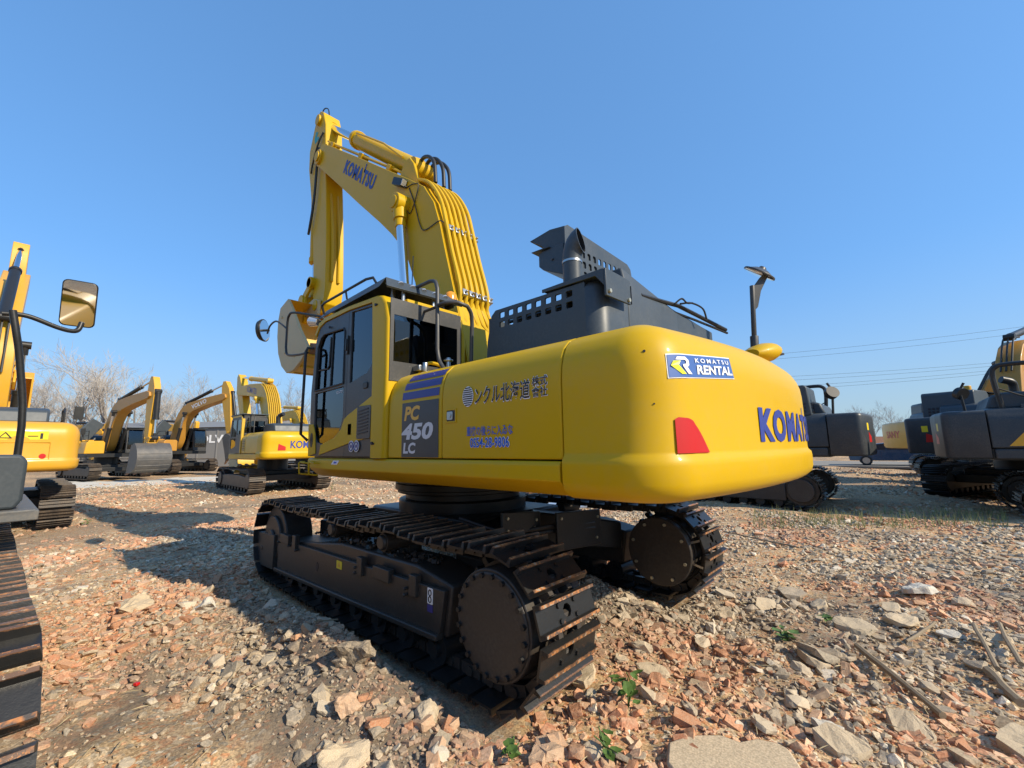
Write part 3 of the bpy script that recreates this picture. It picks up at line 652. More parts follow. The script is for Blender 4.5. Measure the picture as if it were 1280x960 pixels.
    cylinder_part('bucket_cylinder', (f1[0], .01, f1[1]), (lk[0], .01, lk[1]), bcr, .05, .6, up, c.get('cyl') and mt[c['cyl']] or armm)
    kang = aa+ka; ear = rot2((.5, .05), kang, pin); am = rot2((.05, -2.75), aa, tip)
    q = MB()
    for y in (-.22, .24):
        for A, B in ((am, lk), (lk, ear)): q.box(((A[0]+B[0])/2, y, (A[1]+B[1])/2), (math.hypot(B[0]-A[0], B[1]-A[1])+.12, .05, .12), Matrix.Rotation(-math.atan2(B[1]-A[1], B[0]-A[0]), 3, 'Y'))
    for A in (am, lk, ear, pin): q.cyl((A[0], -.27, A[1]), (A[0], .29, A[1]), .06, n=12)
    q.build('bucket_link', armm, up, bevel=.01)
    bucket(up, pin, kang, .01, bw, (c.get('buck') and mt[c['buck']] or mt['rust'], c.get('bside') and mt[c['bside']] or mt['black']))
    if pipes:
        pp = [bp_[k] for k in range(0, 7)]
        for k in range(6):
            y = -.2+.085*k; pts = []
            for i, p in enumerate(pp):
                a_ = Vector((pp[min(i+1, 6)][0]-pp[max(i-1, 0)][0], 0, pp[min(i+1, 6)][1]-pp[max(i-1, 0)][1])).normalized(); nn = Vector((-a_.z, 0, a_.x)); pts.append(Vector((p[0], y, p[1]))+nn*.06)
            q = MB(); q.tube(pts, .028, 6); q.build('hydraulic_pipe', boomm, bo)
    else:
        q = MB()
        for y in (-.1, .02, .14):
            q.tube(smooth_path([tuple(Vector((0, y, 0))+top(3)+Vector((-.06, 0, .05))), tuple(Vector((0, y, 0))+top(5)+Vector((-.05, 0, .22))), tuple(Vector((0, y, 0))+top(6)+Vector((.02, 0, .1)))]), .025, 6)
            q.tube(smooth_path([tuple(Vector((-.2, y, 2.2))), (-.55, y, 2.7), tuple(Vector((0, y, 0))+top(2)+Vector((-.05, 0, .0)))]), .03, 6)
        q.build('hydraulic_hose', mt['rubber'], bo)
    if mirror:
        q = MB(); q.tube([(1.0, 1.5, 2.3), (1.3, 1.75, 2.4), (1.4, 1.78, 3.0)], .018, 6); q.box((1.4, 1.78, 3.1), (.05, .22, .4)); q.tube([(.9, -1.35, 2.4), (1.1, -1.6, 2.5), (1.15, -1.7, 2.9)], .018, 6); q.box((1.15, -1.7, 3.0), (.05, .22, .4)); q.build('mirror', dark, up, bevel=.01)
    return root

# ------------------------------------------------------------------ the big excavator
MX = thing('excavator', 'huge clean yellow tracked excavator filling the middle, boom raised, charcoal engine hood and round exhaust', 'excavator', (0, 0, 0))
def big_tracks():
    n = 51; xr, xf, zc, r = -2.175, 2.175, .53, .47
    for y in (1.37, -1.37):
        sg = 1 if y > 0 else -1
        tf = MB()
        prof = [(-1.62, .27), (1.95, .17), (1.95, .55), (.75, .66), (.2, .73), (-1.2, .74), (-1.68, .66)]
        tf.prism(prof, 'y', y-.22, y+.17)
        t = tf.build('track_frame', mt['frame'], MX, bevel=.02)
        yo = y+sg*.17; d = lambda a, b: (yo+sg*a, yo+sg*b)
        q = MB(); y0, y1 = d(.003, .05); q.prism([(-1.58, .30), (1.90, .20), (1.90, .57), (-1.64, .63)], 'y', y0, y1); q.build('side_panel', mt['frame'], t, bevel=.008)
        y0, y1 = d(.0, .085); q = MB(); q.prism([(-1.58, .26), (1.93, .16), (1.93, .205), (-1.58, .305)], 'y', y0, y1); q.build('bottom_ledge', mt['frame'], t, bevel=.01)
        q = MB(); y0, y1 = d(-.1, .075); q.prism([(1.99, .16), (2.72, .14), (2.80, .22), (2.80, .50), (2.72, .57), (1.99, .60)], 'y', y0, y1); q.cyl((2.45, yo+sg*.07, .38), (2.45, yo+sg*.082, .38), .03, n=12); q.build('idler_guard', mt['frame'], t, bevel=.015)
        q = MB()
        for x in (1.62, 1.30, -.35, -.75, -1.25): q.box((x, yo+sg*.052, .60-.0*x), (.28 if x in (1.62, -.75) else .10, .06, .11 if x in (1.62, -.75) else .17))
        for x, z in ((1.80, .54), (1.45, .54), (1.22, .52), (-.28, .58), (-.28, .53), (-1.15, .56), (-1.15, .51)): q.cyl((x, yo+sg*.05, z), (x, yo+sg*.10, z), .016, n=6)
        q.build('cover_bracket', mt['frame'], t, bevel=.006)
        if sg > 0:
            q = MB(); q.cyl((.66, yo+.045, .42), (.66, yo+.054, .42), .05, n=16); q.v = [(.66+(v[0]-.66)*.62, v[1], .42+(v[2]-.42)*1.0) for v in q.v]; q.build('inspection_hole', mt['ink'], t)
            q = MB(); q.prism(rrect(.06, .18, .49, .57, .006), 'y', yo+.051, yo+.054); pl = q.build('caution_sticker', mt['signyellow'], t); q = MB(); q.prism([(.09, .51), (.15, .51), (.12, .555)], 'y', yo+.0545, yo+.0555); q.build('sticker_mark', mt['gold'], t)
            q = MB(); q.prism(rrect(-1.50, -1.43, .50, .62, .008), 'y', yo+.052, yo+.055); q.build('chain_sticker', mt['white'], t)
            q = MB()
            for z in (.585, .535): q.tube([( -1.465+.018*math.cos(a_), yo+.057, z+.022*math.sin(a_)) for a_ in [k*PI/6 for k in range(13)]], .004, 5)
            q.build('chain_symbol', mt['ink'], t)
            q = MB(); q.prism(rrect(-1.50, -1.43, .44, .495, .006), 'y', yo+.052, yo+.055); q.build('chain_sticker_note', mt['purple'], t)
        # wheels
        q = MB(); q.cyl((2.175, y-.17, zc), (2.175, y+.17, zc), .42, n=32); q.cyl((2.175, y-.21, zc), (2.175, y+.21, zc), .30, n=28); q.cyl((2.175, y-.24, zc), (2.175, y+.24, zc), .12, n=20)
        q.build('idler_wheel', mt['frame'], t, bevel=.015)
        q = MB()
        for k in range(21):
            a = 2*PI*k/21; q.box((xr+.41*math.cos(a), y, zc+.41*math.sin(a)), (.09, .09, .05), Matrix.Rotation(-a, 3, 'Y'))
        q.cyl((xr, y-.06, zc), (xr, y+.06, zc), .39, n=36); q.build('drive_sprocket', mt['black'], t, bevel=.006)
        q = MB(); q.cyl((xr, y-sg*.2, zc), (xr, y+sg*.235, zc), .36, n=40); q.cyl((xr, y+sg*.235, zc), (xr, y+sg*.25, zc), .345, .33, n=40)
        fd = q.build('final_drive', mt['frame'], t, bevel=.008)
        q = MB()
        for k in range(20):
            a = 2*PI*k/20+.1; p = (xr+.318*math.cos(a), 0, zc+.318*math.sin(a)); q.cyl((p[0], y+sg*.245, p[2]), (p[0], y+sg*.272, p[2]), .019, n=6)
        q.build('drive_bolts', mt['black'], fd)
        # travel motor guard on the inner side
        q = MB(); q.cyl((xr, y-sg*.27, zc), (xr, y-sg*.36, zc), .37, n=40); mg = q.build('travel_motor_guard', mt['frame'], t, bevel=.012)
        q = MB()
        for k in range(8): a = 2*PI*k/8+.3; q.cyl((xr+.31*math.cos(a), y-sg*.36, zc+.31*math.sin(a)), (xr+.31*math.cos(a), y-sg*.378, zc+.31*math.sin(a)), .018, n=6)
        q.build('guard_bolts', mt['bolt'], mg)
        q = MB()
        for a in (-.25, .35): q.box((xr-.42*math.cos(a), y-sg*.29, zc+.42*math.sin(a)), (.13, .012, .022), Matrix.Rotation(a, 3, 'Y'))
        q.build('wear_mark', mt['steel'], mg)
        for x in (.36, -.69):
            q = MB(); q.cyl((x, y-.16, .86), (x, y+.20, .86), .085, n=18); q.cyl((x, y+.2*sg, .86), (x, y+.23*sg, .86), .075, .06, n=18); q.span(x-.06, x+.06, y-.2, y-.05, .70, .86)
            q.build('carrier_roller', mt['frame'], t, bevel=.006)
        for k in range(8):
            x = -1.5+3.05*k/7; q = MB(); q.cyl((x, y-.18, .17), (x, y+.18, .17), .12, n=16); q.cyl((x, y-.22, .17), (x, y+.22, .17), .06, n=10); q.build('track_roller', mt['black'], t)
        ch = MB()
        for x, z, a in track_path(n, xr, xf, zc, r-.035, .045):
            for yy in (-.10, .10):
                ch.box((x, y+yy, z), (.20, .045, .085), Matrix.Rotation(a, 3, 'Y'))
            ch.add(*[(lambda vv, ff: ([Vector((x, y, z))+Vector(v) for v in vv], ff))(*(lambda m_: (m_.v, m_.f))(MB().cyl((0, -.14, 0), (0, .14, 0), .034, n=8)))][0])
        ch.build('track_chain', mt['frame'], t, smooth=0, kind='stuff')
        for x, z, a in track_path(n, xr, xf, zc, r, .045): link(SHOE, 'track_shoe', t, shoe_matrix(x, y, z, a))
    # dirt lying on the near frame
    V = []; q = MB()
    for k in range(170):
        x = random.uniform(-1.3, 1.0); y_ = 1.37+random.uniform(-.1, .14); zz = .735+max(0, .05-abs(x+.1)*.03)*random.random(); s_ = random.uniform(.012, .035)
        q.box((x, y_, zz), (s_*1.5, s_, s_), Matrix.Rotation(random.uniform(0, 3), 3, 'Z') @ Matrix.Rotation(random.uniform(0, 1), 3, 'X'))
    q.build('caked_dirt', mt['frame'], MX, smooth=0, kind='stuff')
    # car body
    q = MB(); q.prism([(-1.0, -.75), (1.0, -.75), (1.0, .75), (-1.0, .75)], 'z', .62, .98)
    cbd = q.build('car_body', mt['black'], MX, bevel=.03)
    for sx in (-1, 1):
        for sy in (-1, 1):
            q = MB(); q.loft([[(sx*.75, sy*.45, .62), (sx*.75, sy*.45, .98), (sx*1.1, sy*.1, .98), (sx*1.1, sy*.1, .62)], [(sx*1.25, sy*1.16, .45), (sx*1.25, sy*1.16, .78), (sx*1.65, sy*1.16, .78), (sx*1.65, sy*1.16, .45)]])
            q.build('track_leg', mt['black'], cbd, bevel=.02)
    q = MB(); q.cyl((0, 0, .96), (0, 0, 1.10), .82, n=40); q.cyl((0, 0, 1.10), (0, 0, 1.18), .74, n=40); q.cyl((0, 0, 1.18), (0, 0, 1.44), .84, n=40); q.cyl((0, 0, 1.22), (0, 0, 1.30), .87, n=40)
    q.build('swing_ring', mt['black'], MX, bevel=.01)
    for (y0, y1, z0, z1, x0) in ((.95, .42, .92, 1.14, -1.62), (.36, -.42, .72, 1.08, -1.78)):
        q = MB(); q.prism([(y0, z0+.0), (y1, z0-.06 if y1 < 0 else z0), (y1, z1-.05), (y0, z1)], 'x', x0, x0-.03); pl = q.build('rear_cover_plate', mt['black'], cbd, bevel=.008)
        q = MB()
        for yy, zz in ((y0-.06, z0+.05), (y1+.07, z1-.12), (y1+.1, z0+.03), (y0-.06, z1-.06)): q.cyl((x0-.03, yy, zz), (x0-.045, yy, zz), .014, n=6)
        q.build('plate_bolts', mt['bolt'], cbd)
    q = MB(); q.tube(smooth_path([(-1.0, .9, 1.02), (-1.5, .75, .93), (-1.75, .3, .95), (-1.8, -.3, .90)]), .02, 8); q.tube(smooth_path([(-1.0, .85, .97), (-1.5, .7, .89), (-1.75, .3, .90), (-1.8, -.3, .85)]), .02, 8); q.build('travel_hose', mt['rubber'], cbd)
big_tracks()

# upper frame and panels
q = MB(); q.span(-2.70, 1.25, -1.36, 1.36, 1.44, 1.60); q.span(-2.72, -.7, -1.35, 1.40, 1.60, 2.30); q.span(.1, 1.2, -1.3, -.45, 1.6, 1.75)
q.build('revolving_frame', mt['black'], MX)
skirt = [(1.525, 1.625), (1.545, 1.60), (1.545, 1.50), (1.42, 1.40), (1.25, 1.385), (1.25, 1.625)]
for sg in (1, -1):
    q = MB(); rings = []
    for x, drop in ((-2.745, 0), (-1.5, 0), (.6, .0), (1.15, .01), (1.34, .045)):
        rings.append([(x, sg*(p[0]-(.06 if x > 1.3 else 0)), p[1]+(drop if p[1] < 1.6 else 0)) for p in skirt])
    q.loft(rings); sk = q.build('side_skirt', mt['yellow'], MX, bevel=.008)
    if sg > 0:
        for x0, dx in ((1.28, -.16), (.98, -.14)):
            h = MB(); h.tube([(x0, 1.545, 1.575), (x0, 1.60, 1.575), (x0+.02, 1.61, 1.56), (x0+.02, 1.60, 1.43), (x0, 1.50, 1.415)], .011, 7); h.tube([(x0, 1.60, 1.575), (x0+dx*.8, 1.60, 1.565), (x0+dx, 1.545, 1.565)], .009, 7); h.build('step_handle', mt['yellow'], sk)
        h = MB(); h.prism([(.52, 1.555), (.37, 1.555), (.32, 1.60), (.47, 1.60)], 'y', 1.5455, 1.548); h.build('notice_sticker', mt['white'], sk)
        h = MB(); h.prism([(.46, 1.567), (.39, 1.567), (.375, 1.587), (.445, 1.587)], 'y', 1.5485, 1.5495); h.build('sticker_print', mt['blue'], sk)
PROF = [(1.52, 1.635), (1.522, 2.00), (1.519, 2.16), (1.510, 2.24), (1.490, 2.31), (1.454, 2.38), (1.395, 2.435), (1.31, 2.47), (1.19, 2.49), (.80, 2.505)]
def deck_piece(name, x0, x1, material=None, sg=1):
    q = MB(); prof = [(sg*p[0], p[1]) for p in PROF]+[(sg*.80, 2.46), (sg*1.1, 2.44), (sg*1.28, 2.42), (sg*1.38, 2.34), (sg*1.44, 2.2), (sg*1.465, 2.0), (sg*1.465, 1.635)]
    q.prism(prof, 'x', x0, x1); return q.build(name, material or mt['yellow'], MX, bevel=.012, seg=3, smooth=50)
deck_piece('front_cover_panel', -.660, -1.497)
door = deck_piece('side_door', -1.507, -2.757)
deck_piece('side_door', -1.40, -2.757, sg=-1); deck_piece('front_cover_panel', -.1, -1.39, sg=-1)
q = MB(); q.span(-2.75, -.66, -.8, .8, 2.42, 2.50); q.build('deck_top', mt['yellow'], MX)
q = MB(); q.prism([(-1.45, 1.62), (-1.45, 2.2), (-1.35, 2.35), (-.6, 2.35), (-.5, 2.2), (-.5, 1.62)], 'x', -.05, 1.05); q.build('tool_box', mt['yellow'], MX, bevel=.04)
def prof_at(zq, off):
    "point on the curved deck profile at height z, pushed out by off"
    for (y0, z0), (y1, z1) in zip(PROF, PROF[1:]):
        if z0 <= zq <= z1:
            t = (zq-z0)/(z1-z0); n_ = Vector((z1-z0, -(y1-y0))).normalized(); return (y0+(y1-y0)*t+n_.x*off, zq+n_.y*off)
    return (PROF[-1][0], PROF[-1][1]+off)
def deck_decal(name, xa, xb, z0, z1, material, off=.004, skew=0.0, parent=MX):
    q = MB(); k = 10; vs = []
    for i in range(k+1):
        z = z0+(z1-z0)*i/k; y, zz = prof_at(z, off); vs += [(xa+skew*(z-z0), y, zz), (xb+skew*(z-z0), y, zz)]
    q.add(vs, [(2*i, 2*i+1, 2*i+3, 2*i+2) for i in range(k)]); return q.build(name, material, parent, fix=False)
deck_decal('model_panel', -.90, -1.463, 1.642, 2.145, mt['greydecal'])
deck_decal('violet_stripe', -.895, -1.462, 2.175, 2.245, mt['purple'])
deck_decal('violet_stripe', -.905, -1.470, 2.268, 2.335, mt['purple'])
deck_decal('violet_stripe', -.925, -1.480, 2.355, 2.415, mt['purple'])
LY = lambda x0, z0, off=.006: (lambda u, v: (x0-u, prof_at(z0+v, off)[0], prof_at(z0+v, off)[1]))
lettering('model_lettering', 'PC', LY(-.94, 1.975), .135, mt['gold'], MX, .04, .18, .25)
lettering('model_lettering', '450', LY(-.90, 1.80), .15, mt['silver'], MX, .04, .18, .49)
lettering('model_lettering', 'LC', LY(-.93, 1.675), .10, mt['silver'], MX, .04, .1, .20)
# door lettering with pale outlines behind
for nm, body, x0, z0, h, w_, off, m_ in (('company_lettering', 'ンクル北海道', -1.93, 2.055, .135, .565, .012, 'ink'),):
    lettering('lettering_outline', body, LY(x0+.008, z0-.008, .004), h+.012, mt['white'], door, .022, 0, w_+.012)
    lettering(nm, body, LY(x0, z0, .006), h, mt[m_], door, .006, 0, w_)
for body, z0 in (('株式', 2.133), ('會社', 2.058)):
    lettering('lettering_outline', body, LY(-2.512, z0-.004, .004), .076, mt['white'], door, .02, 0, .142)
    lettering('company_lettering', body, LY(-2.516, z0, .006), .068, mt['ink'], door, .008, 0, .134)
lettering('contact_lettering', '重機の後らに入ゐな', LY(-1.83, 1.81), .075, mt['blue'], door, .008, 0, .50)
lettering('lettering_outline', '0S54-28-9806', LY(-1.867, 1.716, .0045), .084, mt['white'], door, .045, 0, .428)
lettering('phone_lettering', '0S54-28-9806', LY(-1.87, 1.72), .075, mt['blue'], door, .018, 0, .42)
gq = MB()
gq.add([(-1.845+.066*math.cos(t)*-1, 1.522+.004, 2.125+.082*math.sin(t)) for t in [2*PI*k/24 for k in range(24)]], [tuple(range(24))]); gq.build('globe_disc', mt['white'], door, fix=False)
gq = MB()
for k in range(9):
    z = -.068+.017*k; hw = .060*math.sqrt(max(0, 1-(z/.080)**2)); gq.add([(-1.845+hw, 1.528, 2.125+z-.0045), (-1.845-hw, 1.528, 2.125+z-.0045), (-1.845-hw, 1.528, 2.125+z+.0045), (-1.845+hw, 1.528, 2.125+z+.0045)], [(0, 1, 2, 3)])
gq.build('globe_stripes', mt['ink'], door, smooth=0, fix=False)
q = MB(); q.plate(rrect(-1.70, -1.55, 1.925, 2.045, .01), [rrect(-1.685, -1.575, 1.94, 2.03, .006)], 'y', 1.521, 1.528); q.build('latch_frame', mt['yellow'], door, bevel=.003)
q = MB(); q.prism(rrect(-1.685, -1.575, 1.94, 2.03, .006), 'y', 1.520, 1.5235); q.build('latch_recess', mt['frame'], door)
q = MB(); q.prism(rrect(-1.655, -1.582, 1.95, 2.02, .01), 'y', 1.524, 1.531); q.cyl((-1.625, 1.53, 1.988), (-1.625, 1.537, 1.988), .015, n=14); q.prism([(-1.615, 1.965), (-1.635, 1.965), (-1.64, 2.0), (-1.61, 2.0)], 'y', 1.531, 1.536); q.build('latch', mt['steel'], door, bevel=.002)

# counterweight and its marks
CWO = counterweight('counterweight', mt['yellow'], MX, skew=True)
def cw_pt(y, z, off=.004):
    ins = 0
    for (z0, i0), (z1, i1) in zip(CW_LEVELS, CW_LEVELS[1:]):
        if z0 <= z <= z1: ins = i0+(i1-i0)*(z-z0)/(z1-z0)
    ym = 1.22; r = .30; cx = -3.58+ym*ym/16+r
    if y <= ym: return Vector((cw_skew(-3.58+y*y/16+ins, y)-off, y, z))
    t = math.asin(min(1, (y-ym)/r)); return Vector((cw_skew(cx-(r-ins)*math.cos(t), y)-off*math.cos(t), ym+(r-ins+off)*math.sin(t), z))
def cw_run(y0, u):
    "y reached after running u to the right over the surface from y0"
    S = (1.22-y0 if y0 <= 1.22 else -.30*math.asin(min(1, (y0-1.22)/.30)))+u
    return 1.22-S if S >= 0 else 1.22+.30*math.sin(-S/.30)
def cw_patch(name, y0, y1, z0, z1, m_, off, k=16, tilt=.07):
    "y1 is y0 minus the run over the surface"
    q = MB(); vs = []
    for i in range(k+1):
        u_ = (y0-y1)*i/k; y = cw_run(y0, u_); tl = u_*tilt; vs += [cw_pt(y, z0+tl, off), cw_pt(y, z1+tl, off)]
    q.add(vs, [(2*i, 2*i+2, 2*i+3, 2*i+1) for i in range(k)]); return q.build(name, m_, CWO, fix=False)
RY0, RY1, RZ0, RZ1 = 1.38, .695, 2.10, 2.235
cw_patch('rental_sticker_border', RY0+.006, RY1-.008, RZ0-.006, RZ1+.006, mt['white'], .004)
cw_patch('rental_sticker', RY0, RY1, RZ0, RZ1, mt['rentblue'], .006)
CM = lambda u0, z0, off=.008, tilt=.07: (lambda u, v: cw_pt(cw_run(RY0, u0+u), z0+v+(u0+u)*tilt, off))
lettering('sticker_lettering', 'KOMATSU', CM(.24, RZ1-.045), .028, mt['white'], CWO, .015, 0, .40, 1.5)
lettering('sticker_lettering', 'RENTAL', CM(.245, RZ0+.018), .058, mt['white'], CWO, .03, .06, .42)
def cwpoly(name, pts, m_, off=.009):
    q = MB(); q.add([cw_pt(cw_run(RY0, (RY0-y)), z+(RY0-y)*.07, off) for y, z in pts], [tuple(range(len(pts)))]); return q.build(name, m_, CWO, smooth=0, fix=False)
r0, z_ = RY0-.035, RZ0+.018
cwpoly('sticker_emblem', [(r0-.03, z_+.105), (r0-.10, z_+.105), (r0-.135, z_+.085), (r0-.135, z_+.055), (r0-.11, z_+.042), (r0-.155, z_), (r0-.115, z_), (r0-.07, z_+.045), (r0-.07, z_+.058), (r0-.10, z_+.062), (r0-.105, z_+.078), (r0-.09, z_+.086), (r0-.015, z_+.086)], mt['white'])
cwpoly('sticker_emblem', [(r0-.0, z_+.08), (r0-.055, z_+.08), (r0-.035, z_+.055), (r0-.095, z_), (r0-.055, z_), (r0+.02, z_+.052)], mt['lime'])
def tall_t(b):
    P_ = lambda y, z: cw_pt(y, z, .006)
    b.add([P_(-1.02, 1.95), P_(-1.06, 1.95), P_(-1.065, 2.04), P_(-1.025, 2.04)], [(0, 1, 2, 3)])
lettering('maker_lettering', 'KOMATSU', lambda u, v: cw_pt(.37-u, 1.725+v, .006), .25, mt['logoblue'], CWO, .05, 0, 2.0, 1.16, tall_t)
q = MB(); k = 12; vs = []
for i in range(k+1):
    t = i/k; y = cw_run(1.368, .285*t); zt = float(np.interp(t, (0, .03, .38, .5, .7, .88, 1), (1.862, 1.874, 1.868, 1.855, 1.80, 1.73, 1.675))); vs += [cw_pt(y, 1.67, .008), cw_pt(y, max(zt, 1.672), .008)]
q.add(vs, [(2*i, 2*i+2, 2*i+3, 2*i+1) for i in range(k)]); q.build('tail_reflector', mt['red'], CWO, fix=False)
q = MB()
q.cyl(cw_pt(1.47, 2.26, .0), cw_pt(1.47, 2.26, .006), .008, n=8); q.cyl(cw_pt(1.45, 1.95, .0), cw_pt(1.45, 1.95, .004), .005, n=8); q.build('blemish', mt['ink'], CWO)

# engine hood, grille, intake and exhaust
HY = .78
holes = [rrect(-1.475-.118*i-.072, -1.475-.118*i, 3.015-.10*j, 3.075-.10*j, .012, 2) for i in range(8) for j in range(2)]
q = MB(); q.plate([(-1.28, 2.48), (-1.30, 2.80), (-1.36, 3.06), (-1.42, 3.11), (-2.50, 3.11), (-2.50, 2.48)], holes, 'y', HY-.02, HY); hood = q.build('engine_hood', mt['hood'], MX, smooth=20)
q = MB(); rings = []
for z in (2.48, 3.06, 3.11):
    ins = 0 if z < 3.1 else .04
    ring = [(-2.50, HY-ins), ]
    ring += [(-2.50-.15*math.sin(a)+ins*math.sin(a), HY-.15+.15*math.cos(a)-ins*math.cos(a)) for a in [PI/2*k/6 for k in range(1, 7)]]
    ring += [(-2.65+ins, .31), (-2.63+ins, .31)]+[(-2.63+.0+ins-.0+.13*(1-math.cos(a))*0+ (0.13-.13*math.sin(a)), HY-.15+(.13)*math.cos(a)-ins) for a in [PI/2*k/6 for k in range(6, -1, -1)]]
    rings.append([(p[0], p[1], z) for p in ring])
q.loft(rings, cap=True); q.build('hood_corner', mt['hood'], hood, smooth=50)
q = MB(); q.span(-1.30, -1.33, -1.0, HY-.022, 2.48, 3.05); q.build('hood_front', mt['hood'], hood)
q = MB(); q.span(-2.62, -1.36, -1.02, .42, 3.07, 3.105); q.span(-2.62, -1.36, -1.02, -1.0, 2.48, 3.07); q.build('hood_top', mt['hood'], hood, bevel=.01)
q = MB()
for x in (-1.6, -1.85, -2.1, -2.35): q.tube([(x, HY-.03, 3.0), (x-.18, .42, 3.085)], .012, 5)
q.tube([(-1.4, .6, 3.02), (-2.5, .6, 3.02)], .02, 6); q.build('hood_brace', mt['black'], hood)
q = MB(); q.span(-2.4, -1.5, -.6, .5, 2.5, 2.9); q.build('engine_block', mt['black'], hood, bevel=.05)
# right hand slope of the hood
q = MB(); q.loft([[(-2.652, .305, 2.46), (-2.652, .305, 3.10), (-2.60, .305, 3.36), (-2.0, .305, 3.36), (-2.0, .305, 2.46)], [(-2.76, -.55, 2.46), (-2.76, -.55, 3.06), (-2.70, -.55, 3.14), (-2.0, -.55, 3.14), (-2.0, -.55, 2.46)], [(-2.86, -1.30, 2.46), (-2.86, -1.30, 2.98), (-2.80, -1.30, 3.02), (-2.0, -1.30, 3.02), (-2.0, -1.30, 2.46)]]); q.build('hood_slope', mt['hood'], hood, bevel=.015)
q = MB(); q.tube([(-2.66, .06, 3.13), (-2.76, -.6, 3.16), (-2.92, -1.6, 3.06)], .022, 8); q.tube([(-2.64, .05, 3.10), (-2.80, -.95, 3.07), (-2.92, -1.65, 3.03)], .014, 6)
q.tube(smooth_path([(-2.80, -.55, 3.16), (-2.86, -.70, 3.19), (-2.92, -.85, 3.15), (-2.93, -.92, 3.05)]), .010, 6); q.tube(smooth_path([(-2.78, -.45, 3.14), (-2.83, -.52, 3.20), (-2.85, -.6, 3.17), (-2.88, -.68, 3.18)]), .010, 6)
q.build('hood_rail', mt['black'], MX)
q = MB(); q.cyl((-2.62, -.12, 3.16), (-2.62, -.12, 3.20), .04, n=12); q.cyl((-2.62, -.12, 3.20), (-2.62, -.12, 3.235), .035, .02, n=12); q.build('small_lamp', mt['beacon'], MX)
# bracket over the hood corner
q = MB(); q.prism([(.80, 2.93), (.80, 3.165), (.38, 3.17), (.38, 2.945)], 'x', -2.70, -2.72); bk = q.build('corner_bracket', mt['hood'], MX, bevel=.004)
q = MB(); q.prism([(-2.05, 3.125), (-2.05, 3.155), (-2.699, 3.168), (-2.699, 3.02), (-2.62, 3.12)], 'y', .785, .80); q.span(-2.69, -2.05, .62, .784, 3.135, 3.15); q.build('bracket_flange', mt['hood'], bk, bevel=.003)
q = MB()
for y, z in ((.755, 2.975), (.43, 2.975)): q.cyl((-2.72, y, z), (-2.738, y, z), .018, n=10)
q.build('bracket_bolts', mt['bolt'], bk)
q = MB(); q.span(-2.725, -2.70, .372, .376, 2.95, 3.12); q.build('bracket_gap', mt['ink'], bk)
# tall perforated intake screen
hs = []
for j in range(3):
    for i in range(10):
        y1 = .70-.098*i-.012*j; z0 = 3.475-.10*j+.006*i
        hs.append([(y1, z0), (y1, z0+.055), (y1-.012, z0+.067), (y1-.045, z0+.067), (y1-.055, z0+.055), (y1-.055, z0+.01), (y1-.045, z0), ])
far_ = lambda p: (3.749-(3.749-p[0])*1.165, 1.723+(p[1]-1.723)*1.165)
q = MB(); q.plate([far_(p) for p in [(.77, 2.92), (.77, 3.70), (.72, 3.73), (-.40, 3.70), (-.47, 3.66), (-.64, 2.98)]], [[far_(p) for p in h] for h in hs], 'x', -1.95, -1.965); scr = q.build('intake_screen', mt['hood'], MX, smooth=0)
q = MB(); q.span(-1.93, -1.72, -.70, .0, 3.08, 3.62); q.build('air_filter_box', mt['black'], scr, bevel=.03)
q = MB(); q.prism([(-1.945, 4.055), (-1.74, 4.085), (-1.45, 4.05), (-1.46, 4.035), (-1.72, 4.06), (-1.90, 4.03), (-1.90, 3.62), (-1.945, 3.60)], 'y', -.35, .24)
for y0 in (.225, -.35): q.prism([(-1.92, 4.04), (-1.74, 4.07), (-1.46, 4.045), (-1.60, 3.95), (-1.74, 3.80), (-1.80, 3.62), (-1.92, 3.58)], 'y', y0, y0+.014)
q.build('upper_air_scoop', mt['hood'], scr, bevel=.004)
q = MB(); q.loft([[(-1.93, .262, 3.50), (-1.93, .262, 3.86), (-1.93, -.3, 3.86), (-1.93, -.3, 3.50)], [(-1.64, .25, 3.64), (-1.64, .25, 3.86), (-1.64, -.3, 3.86), (-1.64, -.3, 3.64)], [(-1.575, .24, 3.70), (-1.575, .24, 3.85), (-1.575, -.3, 3.85), (-1.575, -.3, 3.70)]])
q.prism([(-1.75, 3.862), (-1.50, 3.875), (-1.50, 3.885), (-1.75, 3.877)], 'y', -.33, .28)
q.cyl((-1.78, .25, 3.72), (-1.78, .275, 3.72), .014, n=8); q.build('lower_air_scoop', mt['hood'], scr, bevel=.006)
# exhaust with a curved open mouth
ex, ey = -2.26, .60
h_ = Vector((-.985, -.17, 0)).normalized(); sdir = Vector((-h_.y, h_.x, 0)); nsg = 24; q = MB()
def ering(z, off, tilt, rs, rl):
    "ring round the pipe: tilted by tilt towards the mouth, rs across, rl along the tilted axis"
    c_ = Vector((ex, ey, z))+h_*off; lv = (-h_*math.cos(tilt)+Vector((0, 0, 1))*math.sin(tilt))
    return [c_+sdir*math.cos(2*PI*i/nsg)*rs+lv*math.sin(2*PI*i/nsg)*rl for i in range(nsg)]
spec_ = [(3.02, 0, 0, .088), (3.44, 0, 0, .088), (3.49, .004, .22, .090), (3.535, .018, .50, .096), (3.575, .04, .80, .106), (3.60, .068, 1.1, .118), (3.612, .10, 1.38, .132)]
rings_o = [ering(z, o_, t, .088, l) for z, o_, t, l in spec_]; rings_i = [ering(z, o_, t, .079, l-.009) for z, o_, t, l in spec_]
q.loft(rings_o+[rings_i[-1]], cap=False); xp_ = q.build('exhaust_pipe', mt['hood'], MX, smooth=50); q = MB(); q.loft([[v for v in r_] for r_ in rings_i], cap=False); q.build('pipe_shade_lining', mt['pipe_shade'], xp_, smooth=50)  # inner wall coloured black so the open mouth looks dark inside
